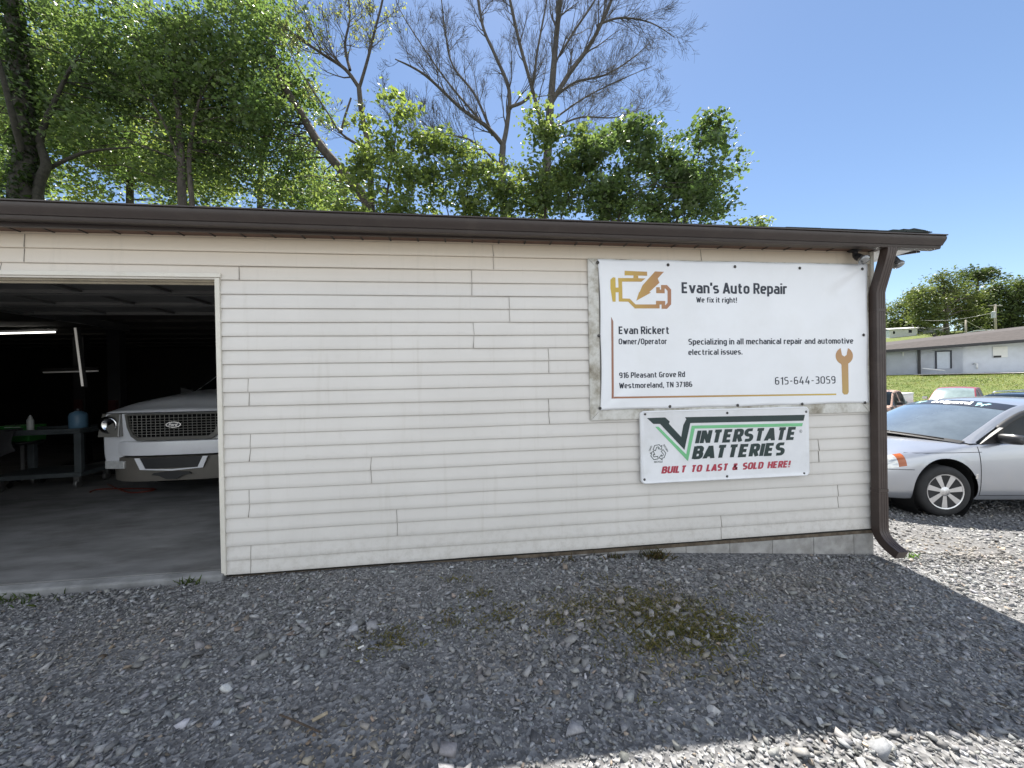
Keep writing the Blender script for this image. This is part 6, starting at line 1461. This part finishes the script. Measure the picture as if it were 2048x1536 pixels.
def leafy(name, Y, stems, blobs, dens, n_per, spread, size, cols, label, bark=m_bark, lm=m_leaf, flat=.55, seed=1, twig_share=.5, droop=.25, tr=.010, foot_dx=0, group=None, cat='tree', updir=.6, ivy=0):
    mb = MB(); allp = []; foot = None
    for k, (pts_, rad) in enumerate(stems):
        P = pxl(pts_, Y)
        if k == 0 or len(pts_[0]) == 2 and pts_[0][1] >= 395:
            f = ground_foot(P[0], foot_dx); foot = f if foot is None else foot; P = [f, (f+P[0])/2+np.array([.03, 0, 0])]+P; rad = [rad[0]*1.3, rad[0]*1.1]+list(rad)
        P = np.array(P); u = np.linspace(0, len(P)-1, (len(P)-1)*5+1); Q = cr(P, u); R_ = np.interp(u, np.arange(len(P)), rad)
        mb.tube(list(Q), list(R_), 8, cap=False); allp += [(q, r) for q, r in zip(Q, R_)]
    C = blob_clusters(blobs, Y, dens); AP = np.array([q for q, _ in allp]); AR = np.array([r for _, r in allp])
    r = random.Random(seed); hub = []
    for c in C:
        if r.random() > twig_share: continue
        d = np.linalg.norm(AP-c, axis=1)+np.maximum(0, AP[:, 2]-c[2])*1.5
        if hub and r.random() < .65:
            H = np.array([h for h in hub]); dh = np.linalg.norm(H-c, axis=1)+np.maximum(0, H[:, 2]-c[2])*1.5; j = int(np.argmin(dh)); s0 = H[j]; r0 = tr
            if dh[j] > d.min(): j = int(np.argmin(d)); s0 = AP[j]; r0 = min(AR[j]*.5, tr*2.4)
        else:
            j = int(np.argmin(d)); s0 = AP[j]; r0 = min(AR[j]*.5, tr*2.4)
        mid = (s0+c)/2+np.array([r.gauss(0, .08), r.gauss(0, .08), .12*np.linalg.norm(c-s0)])
        mb.tube([s0, (s0*.6+mid*.4)*1.0, mid, (mid+c)/2, c], [r0, r0*.85, r0*.65, r0*.45, .004], 4, cap=False); hub += [mid, (mid+c)/2]
    e = tree_obj(name, foot, label, cat, group)
    place(mb.build('trunk', bark, None, smooth=True), e)
    if ivy:
        big_ = [(q, r) for q, r in allp if r > .115]; I_ = np.array([q for q, r in big_ for _ in range(ivy)]); rr_ = np.repeat([r for q, r in big_], ivy); a_ = rng.uniform(0, 2*math.pi, len(I_))
        I_ = I_+np.stack([np.cos(a_)*rr_*1.05, np.sin(a_)*rr_*1.05, rng.normal(0, .16, len(I_))], -1)
        place(leaves('ivy', I_, 5, .05, .085, [(.035, .06, .02), (.05, .08, .026), (.028, .045, .016)], lm, None, 1.4, updir=0), e)
    place(leaves('crown', C, n_per, spread, size, cols, lm, None, flat, updir=updir, droop=droop), e)
    return e
DK = [(.105, .152, .078), (.125, .172, .09), (.15, .20, .10), (.11, .158, .078)]
MD = [(.13, .18, .088), (.155, .205, .10), (.185, .235, .115), (.112, .165, .078)]
BR = [(.205, .265, .105), (.235, .29, .12), (.185, .245, .095), (.26, .30, .14)]
# background, sunny foliage
leafy('backdrop_tree', 17, [([(60, 430), (70, 300), (90, 150)], [.16, .13, .08])], [(40, 300, 170, 150), (60, 120, 180, 130), (-80, 220, 150, 200), (40, 480, 170, 60)], 1.0, 36, .33, .135, BR, 'sunny yellow green tree behind the ivy trunk', lm=m_leafb, seed=2)
leafy('backdrop_tree', 19, [([(260, 430), (262, 300), (270, 180)], [.16, .13, .08])], [(240, 330, 150, 100), (330, 300, 140, 110), (200, 170, 150, 110), (260, 480, 170, 60)], .9, 36, .34, .135, BR, 'sunny yellow green tree behind the dense maple', lm=m_leafb, seed=3)
leafy('backdrop_tree', 16, [([(520, 440), (522, 330), (535, 250)], [.13, .11, .07])], [(500, 350, 140, 80), (600, 390, 110, 60), (420, 360, 110, 70), (520, 500, 180, 60)], 1.0, 36, .30, .12, BR, 'sunny yellow green tree low above the roof at left centre', lm=m_leafb, seed=4)
# main leafy trees
leafy('ivy_trunk_tree', 8.5, [([(45, 410), (52, 330), (48, 230), (38, 130), (28, 40), (20, -60)], [.27, .24, .20, .18, .16, .13]), ([(75, 400), (92, 330), (80, 280), (110, 200), (150, 120)], [.11, .10, .08, .05, .03]), ([(92, 340, .2), (170, 305, .1), (260, 295, 0)], [.05, .04, .015]), ([(52, 330), (30, 250, -.5), (5, 150, -.8), (-20, 60, -1)], [.08, .07, .05, .03])],
      [(50, 30, 190, 90, 1.6), (150, 140, 130, 70, .6), (-60, 150, 120, 150, 1.2), (180, 60, 120, 90, .6), (10, 340, 60, 60, 1.3), (120, 240, 90, 60, .5)], 1.7, 44, .25, .088, DK, 'large dark trunked ivy covered tree at far left', bark=m_barkdk, seed=5, droop=.3, ivy=26)
leafy('maple_tree', 9.5, [([(365, 420), (362, 320), (358, 240), (350, 160), (345, 60)], [.115, .10, .085, .06, .04]), ([(385, 420), (378, 330), (385, 260), (398, 200)], [.07, .06, .05, .03]), ([(362, 330), (330, 250, -.3), (300, 200, -.5)], [.05, .04, .02])],
      [(300, 60, 170, 100, .3), (400, 130, 130, 110, .4), (290, 200, 130, 90, .8), (430, 240, 120, 90, .8), (220, 290, 130, 70, 0), (360, 350, 130, 55, 1.2), (490, 170, 80, 110, .4), (470, 40, 90, 80)], 2.0, 46, .25, .084, MD, 'dense green maple with several slim stems above the open garage', seed=6, droop=.35)
leafy('leaning_tree', 10.5, [([(738, 425), (690, 350), (640, 290), (598, 220), (562, 160), (540, 90)], [.165, .155, .14, .12, .10, .06])],
      [(555, 230, 90, 100, 1.4), (595, 330, 85, 70, 1.4), (515, 120, 95, 110, 1), (640, 395, 70, 50, 1), (500, 300, 90, 90, .8), (520, 20, 70, 60, .6)], 1.9, 44, .25, .088, MD, 'leaning trunk tree with leafy crown left of the budding tree', seed=7, droop=.3)
# saplings crowding the back of the roof
leafy('sapling', 8.3, [([(770, 460), (778, 360), (792, 270), (797, 210)], [.035, .028, .018, .008]), ([(815, 460), (825, 380), (840, 320)], [.02, .014, .006])],
      [(795, 225, 35, 40), (775, 300, 70, 45), (835, 290, 45, 50), (800, 370, 90, 50), (720, 360, 40, 50), (760, 415, 90, 30), (780, 500, 100, 50), (690, 400, 45, 40)], 3.4, 22, .15, .105, BR[:3]+MD[:2], 'bright leafy sapling with pointed top behind the roof', lm=m_leafb, seed=8, group='saplings behind the roof')
leafy('sapling', 9.0, [([(930, 460), (935, 390), (925, 320)], [.03, .022, .01]), ([(900, 460), (890, 400), (885, 350)], [.02, .014, .006])],
      [(930, 350, 70, 60), (880, 400, 80, 45), (975, 400, 60, 50), (900, 300, 30, 30), (930, 500, 100, 50), (960, 345, 45, 45), (860, 350, 45, 50)], 3.0, 22, .16, .10, MD+BR[:2], 'low leafy sapling below the first bare tree', lm=m_leafb, seed=9, group='saplings behind the roof')
leafy('sapling', 8.6, [([(1090, 460), (1092, 380), (1090, 300), (1075, 235)], [.04, .03, .02, .008]), ([(1120, 460), (1140, 380), (1150, 320)], [.025, .018, .008])],
      [(1080, 260, 45, 50), (1105, 330, 75, 55), (1050, 390, 70, 50), (1140, 400, 90, 50), (1020, 350, 45, 55), (1140, 265, 40, 40), (1090, 500, 110, 50), (1150, 330, 60, 50)], 3.4, 22, .16, .105, MD+BR[:1], 'tall leafy sapling in front of the second bare tree', lm=m_leafb, seed=10, group='saplings behind the roof')
leafy('sapling', 8.2, [([(1235, 465), (1250, 400), (1280, 340), (1300, 280)], [.045, .035, .022, .01]), ([(1225, 465), (1210, 390), (1200, 330)], [.03, .022, .01])],
      [(1200, 340, 60, 60), (1280, 310, 55, 60), (1250, 390, 100, 45), (1170, 400, 70, 45), (1285, 255, 30, 30), (1330, 370, 60, 55), (1240, 500, 110, 50), (1225, 290, 40, 40)], 4.0, 24, .15, .105, DK+MD[:2], 'dark green sapling thicket behind the left half of the banner', seed=11, group='saplings behind the roof')
leafy('sapling', 8.4, [([(1350, 470), (1370, 400), (1395, 320), (1405, 250)], [.045, .035, .022, .01]), ([(1370, 410), (1420, 360), (1455, 310)], [.022, .015, .006])],
      [(1400, 250, 38, 45), (1440, 310, 45, 40), (1390, 340, 65, 50), (1430, 385, 50, 40), (1340, 410, 80, 40), (1395, 420, 60, 25), (1310, 330, 40, 50), (1380, 500, 80, 45), (1345, 350, 45, 45)], 3.6, 22, .15, .11, MD+DK[:2], 'rightmost sapling with drooping leafy boughs against the blue sky', seed=12, group='saplings behind the roof')
leafy('shrub', 8.0, [([(1490, 480), (1492, 460), (1495, 450)], [.012, .010, .005])], [(1475, 447, 40, 10), (1538, 447, 12, 10), (1500, 440, 16, 9), (1512, 452, 26, 8)], 4.0, 16, .10, .09, BR[:2]+MD[:1], 'small bright shrub tips just above the gutter right of the saplings', lm=m_leafb, seed=13, cat='shrub')

# ---- hill trees at right ----
def far_tree(px, ybase, zc, blobs, trunk, label, cols, seed, dens=.10, size=.40, n_per=54, spread=.85, lm=m_leaffar, name='hill_tree'):
    Q = atZ(px, ybase, zc); mb = MB(); r = random.Random(seed)
    gzq = float(gz(Q[0], Q[1])); f = np.array([Q[0], Q[1], min(gzq-.2, Q[2])]); st = [atZ(a, b, zc) for a, b in trunk]
    P = np.array([f]+st); u = np.linspace(0, len(P)-1, (len(P)-1)*4+1); W = cr(P, u); k = zc/FPX
    mb.tube(list(W), list(np.linspace(5*k, 1.2*k, len(W))), 8, cap=False)
    C = []
    for b in blobs:
        c = atZ(b[0], b[1], zc+(b[4] if len(b) > 4 else 0)); rx, rz = b[2]*k, b[3]*k; n = max(5, int(dens*rx*rz*4*2.3))
        q = rng.normal(0, 1, (n, 3)); q /= np.linalg.norm(q, axis=1)[:, None]; q *= rng.random((n, 1))**(1/2.6); C.append(c+q*np.array([rx, (rx+rz)/2, rz]))
    C = np.concatenate(C)
    for c in C[::3]:
        j = int(np.argmin(np.linalg.norm(W-c, axis=1)+np.maximum(0, W[:, 2]-c[2]+1))); m_ = (W[j]+c)/2+np.array([0, 0, .6]); mb.tube([W[j], m_, c], [1.1*k, .7*k, .2*k], 4, cap=False)
    e = tree_obj(name, f, label, 'tree', 'trees on the far hill')
    place(mb.build('trunk', m_bark, None, smooth=True), e); place(leaves('crown', C, n_per, spread, size, cols, lm, None, .6, updir=.8), e)
FD = [(.06, .085, .038), (.075, .10, .045), (.085, .115, .05)]; FM = [(.12, .15, .06), (.145, .175, .07), (.165, .19, .08), (.10, .13, .05)]
far_tree(1892, 672, 82, [(1862, 602, 38, 28), (1890, 575, 28, 22), (1920, 590, 30, 28, 3), (1850, 635, 34, 20), (1895, 612, 40, 24, 5), (1935, 630, 26, 24, 4), (1885, 558, 16, 14), (1840, 590, 20, 12), (1870, 640, 18, 12, -1)], [(1892, 640), (1893, 610), (1888, 575)], 'big spreading oak with visible trunk in the middle of the hill', FM, 41, dens=.30)
far_tree(1960, 670, 95, [(1955, 550, 36, 14), (1975, 555, 24, 14), (1930, 560, 16, 12), (1945, 610, 34, 34), (1965, 630, 30, 34), (1940, 650, 30, 22)], [(1958, 640), (1955, 600), (1956, 555)], 'tall dark flat topped tree behind the oak', FD, 42, dens=.34)
far_tree(1820, 672, 100, [(1825, 610, 30, 20), (1800, 630, 26, 16), (1785, 648, 24, 10), (1840, 585, 18, 16), (1830, 645, 34, 22), (1800, 655, 30, 14)], [(1822, 640), (1824, 610)], 'pale green sloping tree at the left of the hill', FM, 43, dens=.34)
far_tree(2025, 672, 84, [(2020, 590, 34, 26), (2045, 620, 36, 36), (2010, 630, 30, 26), (2060, 575, 30, 22), (1998, 580, 14, 22), (2030, 650, 46, 20)], [(2022, 640), (2025, 600)], 'dark dense tree at the right edge of the hill', FD+FM[:1], 44, dens=.32)
far_tree(2090, 672, 90, [(2090, 590, 40, 40), (2110, 640, 40, 30)], [(2090, 640), (2092, 600)], 'green tree beyond the right edge of the hill', FD+FM[:2], 45, dens=.26)
far_tree(1985, 668, 105, [(1985, 615, 22, 22), (1990, 645, 28, 20)], [(1986, 645), (1986, 620)], 'dark tree between the oak and the right hand trees', FD, 46, dens=.34)
far_tree(1772, 676, 110, [(1771, 612, 10, 8), (1774, 625, 7, 5), (1770, 650, 7, 5)], [(1772, 650), (1772, 622)], 'small lone tree seen right beside the downspout', FM, 47, dens=.4, n_per=20)
far_tree(1870, 674, 78, [(1868, 666, 20, 6), (1900, 668, 14, 5), (1930, 666, 14, 8)], [(1870, 668)], 'low scrub bush at the foot of the oak', FM, 48, dens=.5, n_per=26, spread=.5, size=.35, name='hill_bush')
